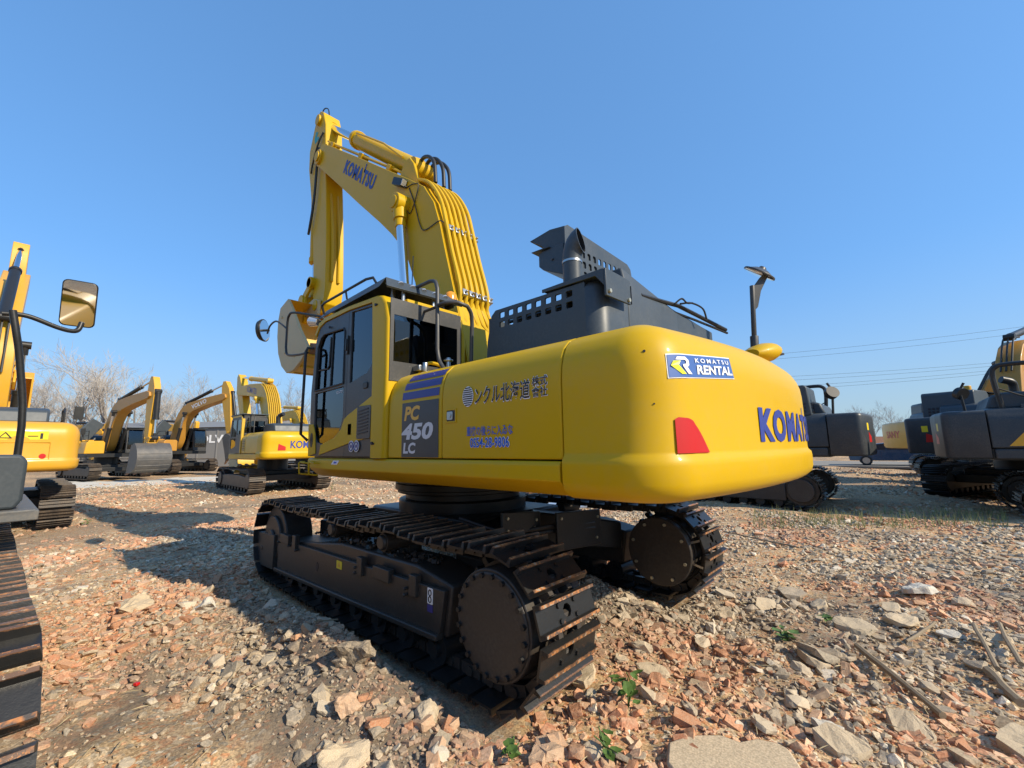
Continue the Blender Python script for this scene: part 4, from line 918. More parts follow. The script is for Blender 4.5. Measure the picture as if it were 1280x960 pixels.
q = MB(); q.cyl((ex, ey, 3.405), (ex, ey, 3.425), .093, n=24); q.build('exhaust_clamp', mt['steel'], MX)

# round mirror post and camera pod on the far rear corner
q = MB(); q.cyl((-3.26, -1.30, 2.42), (-3.28, -1.30, 2.86), .042, n=10); q.cyl((-3.28, -1.30, 2.86), (-3.31, -1.30, 3.42), .026, n=10)
rdx = Vector((-.73, -.683, 0)); pb = Vector((-3.30, -1.30, 0)); th_ = Vector((-.683, .73, 0))*.008
pl_ = [(0, 3.13), (0, 3.42), (.03, 3.42), (.10, 3.51), (.165, 3.57), (.19, 3.52), (.10, 3.36), (.05, 3.18)]
q.loft([[pb+rdx*u+Vector((0, 0, v))+th_*s_ for u, v in pl_] for s_ in (-1, 1)]); mp_ = q.build('mirror_post', mt['cabgrey'], MX, bevel=.004)
nrm = (Vector(CR)*.43+Vector(CU)*.88-Vector(CF)*.29).normalized(); mc = Vector((-3.36, -1.47, 3.60))
q = MB(); q.cyl(mc-nrm*.012, mc+nrm*.008, .175, .17, n=32); q.cyl(mc+nrm*.008, mc+nrm*.045, .15, .075, n=28); q.cyl(mc+nrm*.045, mc+nrm*.075, .05, .03, n=16); q.build('round_mirror', mt['cabgrey'], MX, bevel=.004)
q = MB(); q.cyl(mc-nrm*.013, mc-nrm*.018, .163, .15, n=32); q.build('mirror_glass', mt['mirror'], MX)
q = MB(); pod = []
ax = Vector((-.35, -.93, .06)).normalized(); sd = Vector((.93, -.35, 0)); p0 = Vector((-3.28, -1.05, 2.585))
for t, rw, rh in ((0, .10, .05), (.08, .14, .085), (.2, .15, .105), (.3, .14, .10), (.36, .12, .08), (.385, .07, .045)):
    c_ = p0+ax*t+Vector((0, 0, .035+.09*t)); pod.append([c_+sd*rw*math.cos(2*PI*i/16)+Vector((0, 0, 1))*rh*math.sin(2*PI*i/16) for i in range(16)])
q.loft(pod); cp = q.build('camera_pod', mt['yellow'], MX, bevel=.0, smooth=50)
q = MB(); c_ = p0+ax*.335+Vector((-.085, .02, .03)); q.box(c_, (.05, .10, .02), Matrix.Rotation(-.35, 3, 'Z')); q.build('camera_lens', mt['ink'], cp)

# cab
CY = 1.545
q = MB(); band_ = [(-.635, 1.632), (-.655, 2.5), (-.65, 3.04), (-.61, 3.22), (-.53, 3.31), (-.43, 3.335), (.2, 3.375), (.84, 3.385), (1.04, 3.35), (1.14, 3.22), (1.12, 3.14), (1.02, 3.28), (.86, 3.325), (.2, 3.325), (-.335, 3.285), (-.375, 2.5), (-.385, 1.632)]
bo_ = [(-.635, 1.632), (-.655, 2.5), (-.65, 3.04), (-.61, 3.22), (-.53, 3.31), (-.43, 3.335), (.2, 3.375), (.84, 3.385), (1.04, 3.35), (1.14, 3.22)]
bi_ = [(-.385, 1.632), (-.375, 2.5), (-.345, 3.04), (-.338, 3.15), (-.335, 3.24), (-.325, 3.287), (.2, 3.325), (.84, 3.325), (1.0, 3.285), (1.11, 3.18)]
def fill_r(p, a, c_, m_=.05): return p
q.loft([[(o_[0], CY+.012-.05, o_[1]), (o_[0]*.995+i_[0]*.005, CY-.005, o_[1]), (o_[0]*.93+i_[0]*.07, CY+.009, o_[1]*.93+i_[1]*.07), (o_[0]*.8+i_[0]*.2, CY+.013, o_[1]*.8+i_[1]*.2), (i_[0], CY+.013, i_[1]), (i_[0], 1.30, i_[1]), (o_[0], 1.30, o_[1])] for o_, i_ in zip(bo_, bi_)])
cabf = q.build('cab_frame', mt['yellow'], MX, smooth=60)
q = MB(); outer = [(1.12, 3.12), (1.20, 2.45), (1.165, 1.645), (-.383, 1.645), (-.373, 2.5), (-.332, 3.275), (.2, 3.315), (.86, 3.315), (1.01, 3.27)]
gl_up = [(1.03, 3.02), (.95, 3.13), (.86, 3.165), (.335, 3.135), (.305, 3.10), (.295, 2.475), (1.06, 2.46)]
gl_lo = [(1.065, 2.425), (.293, 2.44), (.285, 2.10), (.36, 1.93), (.52, 1.84), (.80, 1.79), (.97, 1.82), (1.05, 1.95)]
gl_q = [(.155, 3.29), (-.300, 3.255), (-.335, 2.61), (-.24, 2.53), (.15, 2.46)]
q.plate(outer, [gl_up, gl_lo, gl_q], 'y', CY-.05, CY); dr = q.build('cab_door', mt['cabgrey'], MX, bevel=.004, smooth=20)
def inset_poly(p, k): c_ = Vector((sum(a[0] for a in p)/len(p), sum(a[1] for a in p)/len(p))); return [(c_.x+(a[0]-c_.x)*k, c_.y+(a[1]-c_.y)*k) for a in p]
for nm, g_ in (('door_upper_glass', gl_up), ('door_lower_glass', gl_lo), ('quarter_glass', gl_q)):
    q = MB(); q.prism(inset_poly(g_, .998), 'y', CY-.028, CY-.018); q.build(nm, mt['glass'], dr)
q = MB(); q.tube([(p[0], CY+.002, p[1]) for p in gl_up+gl_up[:1]], .012, 6); q.tube([(.64, CY-.012, 3.14), (.66, CY-.012, 2.48)], .012, 6); q.tube([(.70, CY-.012, 3.10), (.72, CY-.012, 2.74), (.76, CY-.012, 2.71), (1.04, CY-.012, 2.72)], .011, 6); q.build('window_seal', mt['rubber'], dr)
q = MB(); q.span(.235, .195, CY+.001, CY+.02, 2.80, 3.02); q.span(.225, .20, CY+.02, CY+.035, 2.84, 2.98); q.build('door_hinge', mt['black'], dr, bevel=.005)
q = MB(); q.span(.222, .216, CY-.001, CY+.001, 1.65, 3.30); q.build('door_gap', mt['ink'], dr)
q = MB(); q.prism(rrect(-.27, -.17, 2.36, 2.43, .02), 'y', CY, CY+.012); q.build('door_handle', mt['black'], dr, bevel=.005)
q = MB(); q.prism(rrect(.05, .13, 1.88, 2.0, .004, 1), 'y', CY+.004, CY+.010); q.build('door_lock', mt['yellow'], dr)
q = MB(); q.prism([(.84, 1.71), (.82, 1.78), (.45, 1.86), (.30, 1.95), (.23, 2.06), (.14, 2.10), (-.381, 2.27), (-.383, 1.83), (-.30, 1.835), (.12, 1.785), (.86, 1.66)], 'y', CY+.001, CY+.010); q.build('lower_trim', mt['yellow'], dr, bevel=.003)
q = MB(); q.prism([(1.20, 2.05), (1.06, 2.04), (.99, 1.92), (.96, 1.68), (1.17, 1.645)], 'y', CY+.001, CY+.012); lt = q.build('front_trim', mt['yellow'], dr, bevel=.003)
q = MB(); q.cyl((1.08, CY+.010, 1.845), (1.08, CY+.016, 1.845), .09, n=24); q.v = [(1.08+(v[0]-1.08)*.45, v[1], v[2]) for v in q.v]; q.build('grip_recess', mt['ink'], dr)
q = MB(); q.prism(rrect(-.372, -.085, 1.83, 2.175, .02), 'y', CY+.010, CY+.018); vp = q.build('vent_panel', mt['cabgrey'], dr, bevel=.003)
for k in range(8):
    z0 = 1.875+.034*k; q = MB(); q.prism([(-.12, z0), (-.33, z0+.022), (-.33, z0+.034), (-.12, z0+.012)], 'y', CY+.0185, CY+.0235); q.build('louvre', mt['ink'], dr)
for x0, m_ in ((.03, mt['silver']), (-.085, mt['silver'])):
    q = MB(); q.cyl((x0, CY+.011, 1.755), (x0, CY+.0135, 1.755), .062, n=24); q.build('round_sticker', m_, dr)
    q = MB(); q.tube([(x0+.045*math.cos(a), CY+.0145, 1.755+.045*math.sin(a)) for a in [2*PI*k/16 for k in range(17)]], .006, 5); q.cyl((x0, CY+.0135, 1.755), (x0, CY+.015, 1.755), .02, n=10); q.build('sticker_ring', mt['purple'], dr)
q = MB(); 
for x, z in ((-.41, 3.235), (-.42, 1.78), (.70, 3.22)): q.cyl((x, CY+.012, z), (x, CY+.026, z), .016, n=8); q.cyl((x-.03, CY+.012, z-.005), (x-.03, CY+.02, z-.005), .010, n=8)
q.build('trim_bolts', mt['ink'], dr)
lettering('window_lettering', 'GNTP', lambda u, v: (.50-u, CY-.015, 2.37+v), .035, mt['silver'], dr, .02, 0, .16)
# rest of the cab shell
q = MB(); out_r = [(-.635, 1.64), (-.655, 3.04), (-.60, 3.24), (-.45, 3.32), (.84, 3.37), (1.03, 3.33), (1.13, 3.2), (1.20, 2.45), (1.165, 1.64)]
q.plate(out_r, [[(1.0, 2.2), (.95, 3.1), (.3, 3.1), (.3, 2.2)], [(.2, 2.3), (.2, 3.1), (-.45, 3.05), (-.45, 2.3)]], 'y', .53, .58); q.build('cab_right_wall', mt['yellow'], MX, bevel=.01)
q = MB(); q.prism([(1.02, 2.2), (.97, 3.12), (.28, 3.12), (.28, 2.2)], 'y', .55, .56); q.prism([(.22, 2.28), (.22, 3.12), (-.47, 3.07), (-.47, 2.28)], 'y', .55, .56); q.build('right_window', mt['glass'], MX)
q = MB(); q.span(-.64, -.585, .582, 1.299, 1.64, 2.58); q.span(-.64, -.585, .582, 1.299, 3.10, 3.27); q.span(-.643, -.588, .582, .64, 2.58, 3.10); q.build('cab_rear_wall', mt['cabgrey'], MX, bevel=.01)
q = MB(); q.plate([(.60, 2.40), (1.53, 2.40), (1.53, 3.26), (.66, 3.26), (.60, 3.18)], [[(.66, 2.60), (1.49, 2.60), (1.49, 3.09), (.66, 3.09)]], 'x', -.650, -.662); rw = q.build('rear_window_frame', mt['cabgrey'], MX)
q = MB(); q.span(-.658, -.650, .662, 1.488, 2.602, 3.088); q.build('rear_window', mt['glass'], rw)
q = MB(); q.span(-.60, 1.03, .585, 1.299, 3.27, 3.32); q.build('cab_roof', mt['yellow'], MX, bevel=.01)
q = MB(); q.prism([(1.14, 1.9), (1.18, 2.45), (1.11, 3.2), (1.09, 3.2), (1.16, 2.45), (1.12, 1.9)], 'y', .60, 1.48); q.build('windscreen', mt['glass'], MX)
q = MB(); q.span(-.58, 1.15, .585, 1.48, 1.60, 1.66); q.build('cab_floor', mt['black'], MX)
q = MB(); q.span(-.15, .40, .80, 1.28, 1.85, 2.15); q.box((-.18, 1.04, 2.52), (.16, .48, .80), Matrix.Rotation(-.15, 3, 'Y')); q.box((-.24, 1.04, 3.0), (.10, .28, .2)); st = q.build('operator_seat', mt['seat'], MX, bevel=.05, seg=3)
q = MB(); q.span(-.1, .38, .64, .78, 1.9, 2.3); q.span(-.1, .38, 1.30, 1.40, 1.9, 2.3); q.tube([(.33, .71, 2.3), (.38, .71, 2.5)], .02, 8); q.tube([(.33, 1.35, 2.3), (.38, 1.35, 2.5)], .02, 8); q.build('control_console', mt['black'], MX, bevel=.02)
# roof guard
q = MB()
top = [(-.52, 3.535), (1.06, 3.535)]
q.plate([(-.50, .55), (-.50, 1.50), (1.03, 1.46), (1.03, .60)], [[(-.42+.0*i, .66+.14*i), (-.38, .66+.14*i), (-.38, .74+.14*i), (-.42, .74+.14*i)] for i in range(6)], 'z', 3.515, 3.535)
rg = q.build('roof_guard', mt['hood'], MX, smooth=0)
q = MB()
q.loft([[(-.50, 1.505, 3.53), (-.50, 1.58, 3.41), (-.47, 1.58, 3.405), (-.47, 1.49, 3.51)], [(1.04, 1.465, 3.53), (1.08, 1.55, 3.41), (1.08, 1.54, 3.405), (1.04, 1.45, 3.51)]])
q.loft([[(-.50, 1.505, 3.535), (-.50, .55, 3.535), (-.48, .55, 3.515), (-.48, 1.49, 3.515)], [(-.60, 1.55, 3.405), (-.60, .52, 3.43), (-.58, .52, 3.41), (-.58, 1.54, 3.39)]])
q.span(-.47, 1.0, .55, .57, 3.42, 3.51); q.build('guard_skirt', mt['hood'], rg, bevel=.004)
q = MB()
for x in (-.40, .3, .95): q.cyl((x, 1.36, 3.30), (x, 1.36, 3.515), .03, n=10); q.cyl((x, .68, 3.30), (x, .68, 3.515), .03, n=10)
for y in (1.30, .9): q.cyl((-.52, y, 3.24), (-.52, y, 3.45), .022, n=8)
q.build('guard_post', mt['steel'], rg)
for k in range(5):
    q = MB(); q.cyl((-.545-.0, .75+.15*k, 3.476), (-.535, .75+.15*k, 3.49), .035, n=14); q.v = [v for v in q.v]; q.build('guard_hole', mt['lamp'], rg)
q = MB(); q.tube([(.98, 1.52, 3.46), (.96, 1.56, 3.56), (.90, 1.56, 3.58), (-.10, 1.52, 3.62), (-.22, 1.50, 3.61), (-.26, 1.48, 3.54)], .015, 8); q.tube([(.35, 1.54, 3.60), (.35, 1.52, 3.50)], .012, 6); q.build('guard_rail', mt['black'], rg)
q = MB(); q.span(1.02, 1.12, .6, 1.48, 3.33, 3.40)
for k in range(5): q.tube([(1.13, .62, 3.26+.05*k), (1.16, 1.50, 3.26+.05*k)], .012, 6)
q.build('front_visor', mt['hood'], rg, bevel=.004)
q = MB(); q.cyl((-.46, .60, 3.46), (-.46, .60, 3.50), .085, n=20); q.build('beacon_base', mt['black'], MX)
q = MB(); q.loft([[(-.46+r_*math.cos(2*PI*i/20), .60+r_*math.sin(2*PI*i/20), z) for i in range(20)] for z, r_ in ((3.50, .075), (3.56, .072), (3.60, .055), (3.62, .02))]); q.build('beacon', mt['beacon'], MX)
q = MB(); q.cyl((1.18, 1.5, 3.40), (1.32, 1.54, 3.43), .05, .07, n=16); q.build('roof_work_lamp', mt['lamp'], MX)
q = MB(); q.cyl((-.30, 1.05, 3.53), (-.32, 1.05, 3.98), .006, n=6); q.build('radio_aerial', mt['black'], MX)
# deck handrails
q = MB(); q.tube(smooth_path([(-.45, 1.12, 2.50), (-.40, 1.12, 2.60), (-.29, 1.12, 2.76), (-.17, 1.12, 2.92), (-.14, 1.12, 3.05)], 3)+smooth_path([(-.13, 1.12, 3.42), (-.16, 1.12, 3.50), (-.24, 1.12, 3.52)], 3)+smooth_path([(-.76, 1.12, 3.52), (-.85, 1.12, 3.49), (-.89, 1.12, 3.40)], 3)+smooth_path([(-.90, 1.12, 2.74), (-.93, 1.12, 2.62), (-1.0, 1.12, 2.53), (-1.03, 1.12, 2.51)], 3), .021, 10)
q.tube([(-.135, 1.12, 3.20), (-.895, 1.12, 3.20)], .016, 8)
q.tube(smooth_path([(-.895, 1.12, 3.21), (-1.0, 1.10, 3.22), (-1.10, 1.02, 3.22)], 3)+smooth_path([(-1.12, .90, 3.20), (-1.10, .83, 3.14), (-1.08, .80, 3.04)], 3)+[(-1.06, .80, 2.50)], .021, 10); q.build('deck_handrail', mt['cabgrey'], MX)
q = MB(); q.cyl((-.80, 1.2, 2.50), (-.80, 1.2, 2.60), .03, n=10); q.cyl((-.93, 1.0, 2.50), (-.93, 1.0, 2.66), .025, n=10); q.cyl((-.93, 1.0, 2.62), (-.93, 1.0, 2.64), .05, n=12); q.box((-.62-.1, 1.22, 2.545), (.12, .08, .06)); q.build('filler_fitting', mt['steel'], MX, bevel=.006)
q = MB(); q.tube(smooth_path([(-.70, 1.2, 2.50), (-.78, 1.15, 2.60), (-.86, 1.05, 2.58), (-.92, .95, 2.50)]), .018, 8); q.build('filler_hose', mt['yellow'], MX)
# front mirrors and grab bars
q = MB(); q.tube([(1.10, 1.57, 3.02), (1.14, 1.64, 3.02), (1.14, 1.66, 2.97), (1.16, 1.66, 1.92), (1.14, 1.58, 1.84)], .017, 8); q.build('grab_bar', mt['black'], MX)
q = MB(); q.tube(smooth_path([(1.14, 1.64, 2.96), (1.40, 1.66, 2.97), (1.72, 1.68, 3.02), (1.80, 1.68, 3.14)], 4)+smooth_path([(1.80, 1.68, 3.50), (1.76, 1.68, 3.58), (1.62, 1.66, 3.60), (1.10, 1.50, 3.46)], 4), .016, 8)
q.tube(smooth_path([(1.80, 1.68, 3.40), (1.98, 1.69, 3.50), (2.22, 1.70, 3.60), (2.46, 1.70, 3.58), (2.56, 1.70, 3.48)], 4), .013, 8); q.build('mirror_arm', mt['black'], MX)
mn = Vector((-.80, .10, -.12)).normalized(); mc = Vector((2.76, 1.70, 3.57)); mn = (Vector(CR)*.95+Vector(CF)*.10+Vector(CU)*.05).normalized()
q = MB(); q.cyl(mc-mn*.05, mc, .15, .175, n=28); q.cyl(mc, mc+mn*.02, .175, n=28); q.cyl(mc-mn*.02, mc+mn*.09, .02, n=8); q.build('side_mirror', mt['black'], MX, bevel=.005)
q = MB(); q.cyl(mc+mn*.02, mc+mn*.024, .16, n=28); q.build('side_mirror_glass', mt['mirror'], MX)
q = MB(); q.prism([(1.65, 2.10), (1.30, 2.16), (1.45, 2.62), (1.80, 2.66), (1.85, 2.55)], 'y', .9, 1.05); q.build('lower_mirror', mt['black'], MX, bevel=.03)

# boom
BL, BR_ = .36, -.24
bt = [(-.62, 2.35), (-.45, 3.0), (-.22, 3.8), (-.05, 4.36), (.08, 4.82), (.23, 5.22), (.48, 5.58), (.86, 5.87), (1.65, 6.45), (2.7, 7.22), (4.0, 8.16), (4.34, 8.36)]
bb = [(4.56, 8.30), (4.66, 8.10), (4.58, 7.96), (4.44, 7.86), (4.02, 7.50), (3.3, 6.87), (2.56, 6.21), (1.73, 5.49), (1.34, 5.13), (1.09, 4.86), (.86, 4.53), (.66, 4.12), (.52, 3.6), (.40, 3.0), (.25, 2.3), (-.1, 2.05), (-.5, 2.1)]
q = MB(); q.prism(bt+bb, 'y', BR_+.02, BL-.02); boom = q.build('boom', mt['yellow'], MX, smooth=30)
q = MB(); 
for y0, y1 in ((BL-.02, BL), (BR_+.02, BR_)): q.prism(inset_poly(bt+bb, .998), 'y', y0+.0005, y1)
q.build('boom_side_plate', mt['yellow'], boom, bevel=.006, smooth=30)
q = MB(); q.cyl((4.42, BR_-.05, 8.08), (4.42, BL+.05, 8.08), .16, n=24); q.cyl((4.42, BL+.05, 8.08), (4.42, BL+.08, 8.08), .11, n=20); q.build('arm_pivot', mt['yellow'], boom, bevel=.008)
q = MB(); q.cyl((.98, -.52, 5.46), (.98, .56, 5.46), .15, n=24); q.cyl((.98, .56, 5.46), (.98, .58, 5.46), .10, n=20); q.build('boom_cylinder_pivot', mt['yellow'], boom, bevel=.01)
for y in (.46, -.36): 
    cylinder_part('boom_cylinder', (.46, y, 1.95), (.98, y, 5.46), .105, .07, .45, MX, mt['yellow'])
    q = MB(); q.cyl((.955, y, 5.30), (.93, y, 5.05), .085, n=16); q.build('cylinder_rod_end', mt['yellow'], MX, bevel=.01)
dv = Vector((3.22-2.03, 0, 7.10-6.18)); dv = -dv.normalized(); nv = Vector((dv.z, 0, -dv.x)); nv = nv if nv.z > 0 else -nv
lettering('boom_lettering', 'KOMATSU', lambda u, v: Vector((3.22, BL+.005, 7.13))+dv*u+nv*v, .265, mt['logoblue'], boom, .05, 0, 1.50, 1.16, lambda b_: b_.add([Vector((3.22, BL+.005, 7.13))+dv*u+nv*v for u, v in ((.93, .2), (.97, .2), (.97, .36), (.93, .36))], [(0, 1, 2, 3)]))
q = MB(); q.box((1.07, BL+.05, 5.89), (.30, .10, .12), Matrix.Rotation(-.55, 3, 'Y')); q.box((1.0, BL+.02, 5.80), (.2, .05, .03), Matrix.Rotation(-.55, 3, 'Y')); wl = q.build('boom_work_lamp', mt['black'], boom, bevel=.01)
q = MB(); q.box((.93, BL+.06, 5.81), (.012, .08, .09), Matrix.Rotation(-.55, 3, 'Y')); q.build('lamp_lens', mt['lamp'], boom)
q = MB(); q.tube(smooth_path([(.86, BL+.01, 5.72), (.70, BL+.015, 5.40), (.55, BL+.015, 5.0), (.42, BL+.015, 4.85), (.10, BL+.015, 4.86), (-.02, BL+.01, 4.80)]), .008, 6); q.tube(smooth_path([(.95, BL+.01, 5.76), (.72, BL+.015, 5.72), (.60, BL+.015, 5.62), (.78, BL+.015, 5.28), (.9, BL+.02, 5.36)]), .007, 6); q.build('lamp_cable', mt['rubber'], boom)
# steel pipes running down the back of the boom
def boom_off(i, y, h):
    p = bt[i]; a, c_ = bt[max(i-1, 0)], bt[min(i+1, len(bt)-1)]; t = Vector((c_[0]-a[0], 0, c_[1]-a[1])).normalized(); n_ = Vector((-t.z, 0, t.x)); return Vector((p[0], y, p[1]))+n_*h
for k in range(6):
    y = .29-.095*k; h = .055+.004*k
    pts = [boom_off(2, y, h)+Vector((.02, 0, -.25)), boom_off(2, y, h), boom_off(3, y, h), boom_off(4, y, h), boom_off(5, y, h+.02), boom_off(6, y, h+.02), boom_off(7, y*.8, h-.0)]
    q = MB(); q.tube(smooth_path(pts, 4), .030, 8); q.build('hydraulic_pipe', mt['yellow'], boom)
    q = MB(); off_ = (-.20 if k % 2 else .12)
    q.tube([pts[0], pts[0]+Vector((-.08, -.04, -.22)), pts[0]+Vector((-.04+off_*.4, -.10-.06*k+off_, -.60)), pts[0]+Vector((off_*.4, -.12-.06*k+off_, -1.2))], .030, 8); q.build('hydraulic_pipe', mt['yellow'], boom)
for i, f in ((4, 0), (2, 0)):
    for k in range(5):
        c_ = boom_off(i, .24-.115*k, .065)+Vector((0, 0, -.08)); q = MB(); q.box(c_, (.10, .075, .09), Matrix.Rotation(math.radians(-70), 3, 'Y')); q.cyl(c_+Vector((-.03, 0, 0)), c_+Vector((-.085, 0, .02)), .016, n=6); q.build('pipe_clamp', mt['steel'], boom, bevel=.008)
for y in (.25, .16):
    q = MB(); q.tube([boom_off(7, y*.8, .06), boom_off(8, y, .06), boom_off(9, y, .06), boom_off(10, y, .07), boom_off(11, y, .12)], .022, 8); q.build('hydraulic_pipe', mt['yellow'], boom)
for i in (8, 9, 10):
    q = MB(); q.box(boom_off(i, .22, .05), (.14, .16, .10), Matrix.Rotation(-.62, 3, 'Y')); q.build('pipe_bracket', mt['yellow'], boom, bevel=.01)
for y0, y1, hh in ((.12, .16, .36), (.0, .0, .44), (-.1, -.12, .40)):
    q = MB(); q.tube(smooth_path([(1.02, y0, 6.24), (.86, y0, 6.28+hh*.2), (.66, (y0+y1)/2, 6.10+hh*.45), (.50, y1, 6.02+hh*.1), (.46, y1, 5.72)], 6), .030, 10); q.build('arm_cylinder_hose', mt['rubber'], boom)
# arm cylinder over the boom
q = MB()
for y in (-.125, .245): q.prism([(.72, 5.74), (1.30, 6.17), (1.18, 6.36), (1.02, 6.38), (.90, 6.22)], 'y', y-.025, y+.025)
q.build('cylinder_bracket', mt['yellow'], boom, bevel=.012)
cylinder_part('arm_cylinder', (1.06, .06, 6.28), (4.76, .06, 9.22), .155, .085, .60, MX, mt['yellow'])
q = MB(); q.tube([(1.3, .22, 6.55), (1.9, .24, 7.12), (2.55, .24, 7.62), (3.05, .20, 8.0)], .018, 7); q.build('cylinder_pipe', mt['yellow'], MX)
# arm
am_ = [(4.56, 9.34), (4.72, 9.46), (4.88, 9.42), (5.02, 9.18), (5.24, 8.68), (5.22, 8.2), (5.05, 7.6), (4.86, 6.9), (4.66, 5.66), (4.57, 4.80), (4.42, 4.56), (4.22, 4.52), (4.05, 4.68), (3.99, 5.0), (4.02, 5.6), (4.08, 6.3), (4.19, 7.2), (4.28, 7.8), (4.34, 8.4), (4.40, 8.95)]
AL, AR = .28, -.10
q = MB(); q.prism(am_, 'y', AR, AL); arm = q.build('arm', mt['yellow'], MX, bevel=.015, smooth=30)
for yy in (.02, .16):
    q = MB(); q.tube([(4.20, yy, 7.2), (4.05, yy, 6.3), (3.985, yy, 5.6), (3.965, yy, 5.15)], .028, 6); q.build('arm_rib', mt['yellow'], arm)
q = MB(); q.cyl((4.74, AR-.06, 9.22), (4.74, AL+.06, 9.22), .12, n=20); q.cyl((4.60, AR-.06, 5.25), (4.60, AL+.10, 5.25), .11, n=20); q.cyl((4.24, AR-.1, 4.66), (4.24, AL+.1, 4.66), .11, n=20); q.build('arm_pin', mt['yellow'], arm, bevel=.008)
q = MB(); q.add([(4.93, AL+.004, 8.72), (4.72, AL+.004, 8.75), (4.75, AL+.004, 8.83), (4.86, AL+.004, 8.86), (4.78, AL+.004, 8.95), (4.90, AL+.004, 9.02), (4.98, AL+.004, 8.88)], [(0, 1, 2, 3, 4, 5, 6)]); q.build('arm_emblem', mt['teal'], arm, fix=False)
q = MB(); q.tube(smooth_path([(4.62, AL+.03, 8.45), (4.60, AL+.06, 8.0), (4.66, AL+.06, 7.2), (4.82, AL+.06, 6.6), (4.95, AL+.03, 6.5)]), .028, 8); q.tube(smooth_path([(4.98, .1, 9.3), (5.18, .1, 9.6), (5.0, .1, 9.78), (4.75, .1, 9.64), (4.66, .1, 9.4)]), .014, 6); q.tube(smooth_path([(4.45, AL+.02, 8.75), (4.62, AL+.05, 8.55), (4.9, AL+.04, 8.2), (5.0, AL+.03, 8.0)]), .02, 6); q.build('arm_hose', mt['rubber'], arm)
cylinder_part('bucket_cylinder', (5.16, .09, 8.05), (4.96, .09, 5.0), .125, .07, .70, MX, mt['yellow'])
q = MB()
for y in (-.16, .34):
    q.box((4.78, y, 5.06), (.46, .06, .16), Matrix.Rotation(.55, 3, 'Y')); q.box((4.90, y, 4.72), (.14, .06, .55), Matrix.Rotation(-.2, 3, 'Y'))
q.cyl((4.60, -.2, 5.25), (4.60, .38, 5.25), .13, n=20); q.cyl((4.96, -.22, 4.93), (4.96, .40, 4.93), .13, n=20); q.cyl((4.84, -.2, 4.5), (4.84, .38, 4.5), .10, n=20); q.build('bucket_link', mt['yellow'], MX, bevel=.012)
bucket(MX, (4.24, 4.62), math.radians(3), .05, 1.5, (mt['yellow2'], mt['buckt']))

# ------------------------------------------------------------------ other machines
# the neighbour on the left edge: only its right track, side panels, step and mirror reach into view
NB = thing('neighbour_machine', 'dark machine cropped by the left edge, its big mirror on a bent tube', 'excavator', (.35, 5.335, 0), .063)
q = MB(); q.prism([(-1.7, .25), (1.9, .2), (1.9, .6), (-1.7, .66)], 'y', -1.35, -1.0); nf_ = q.build('track_frame', mt['frame'], NB, bevel=.02)
NBSHOE = shoe_mesh('rusty_track_shoe', mt['shoe'], w=.62)
for sy in (-1.18, 1.4):
    for x, z, a in track_path(49, -2.1, 2.1, .53, .47, .03): link(NBSHOE, 'track_shoe', nf_, shoe_matrix(x, sy, z, a))
    for x in (-2.1, 2.1):
        q = MB(); q.cyl((x, sy-.2, .53), (x, sy+.2, .53), .42, n=28); q.build('track_wheel', mt['black'], nf_, bevel=.02)
q = MB(); q.prism([(-1.6, .20), (1.6, .20), (1.6, .62), (-1.6, .62)], 'y', 1.2, 1.55); q.span(-.9, .9, -1.0, 1.2, .5, .9); q.cyl((0, 0, .9), (0, 0, 1.32), .7, n=24); q.build('car_body', mt['black'], NB)
q = MB(); q.prism([(-1.21, 1.34), (-1.245, 1.40), (-1.245, 1.68), (-1.21, 1.725), (-.8, 1.735), (-.8, 1.34)], 'x', -.1, 2.0); q.build('side_panel', mt['hood'], NB, bevel=.02)
q = MB(); q.prism([(-1.03, 1.36), (-1.05, 1.45), (-1.05, 2.2), (-.95, 2.4), (.9, 2.4), (1.3, 2.2), (1.3, 1.36)], 'x', -2.4, -.1); q.build('engine_body', mt['amber'], NB, bevel=.03)
counterweight('counterweight', mt['amber'], NB, half=1.05, xs_=-2.45, rear=-3.2)
q = MB(); q.span(-.2, 1.8, -1.33, -1.10, 1.26, 1.33); q.span(-.2, 1.75, -1.315, -1.12, 1.30, 1.337); q.build('step_plate', mt['stepgrey'], NB, bevel=.008)
q = MB(); q.tube(smooth_path([(.9, -1.06, 3.0), (.9, -1.10, 2.8), (.92, -1.135, 2.62), (.95, -1.195, 2.22), (.95, -1.215, 1.98)], 5)+[(.95, -1.217, 1.70)], .026, 10); q.build('grab_bar', mt['black'], NB)
q = MB(); q.tube(smooth_path([(1.0, -1.0, 2.98), (1.0, -1.15, 2.99), (1.02, -1.34, 2.93), (1.04, -1.44, 2.915), (1.06, -1.49, 2.94), (1.075, -1.51, 3.02)], 6), .022, 10); ma_ = q.build('mirror_arm', mt['black'], NB)
mc = Vector((1.05, -1.470, 3.20)); mnv = Vector((-1.889, .30, -.46)).normalized(); myv = Vector((0, 0, 1)).cross(-mnv).normalized(); mx_ = Matrix((-mnv, myv, (-mnv).cross(myv))).transposed()
def mplate(hw, hh, x0, x1, r): q_ = MB(); q_.prism(rrect(-hw, hw, -hh, hh, r, 4), 'x', x0, x1); q_.v = [tuple(mc+mx_ @ Vector(v)) for v in q_.v]; return q_
q = mplate(.127, .228, -.0, .035, .045); q.build('wing_mirror', mt['black'], NB, bevel=.012)
q = mplate(.117, .218, -.004, .0, .04); q.build('wing_mirror_glass', mt['mirror'], NB)
q = MB(); q.prism([(-.6, 1.35), (-.6, 2.4), (.2, 2.4), (.2, 1.35)], 'x', 1.2, 1.26); q.build('front_panel', mt['hood'], NB, bevel=.02)
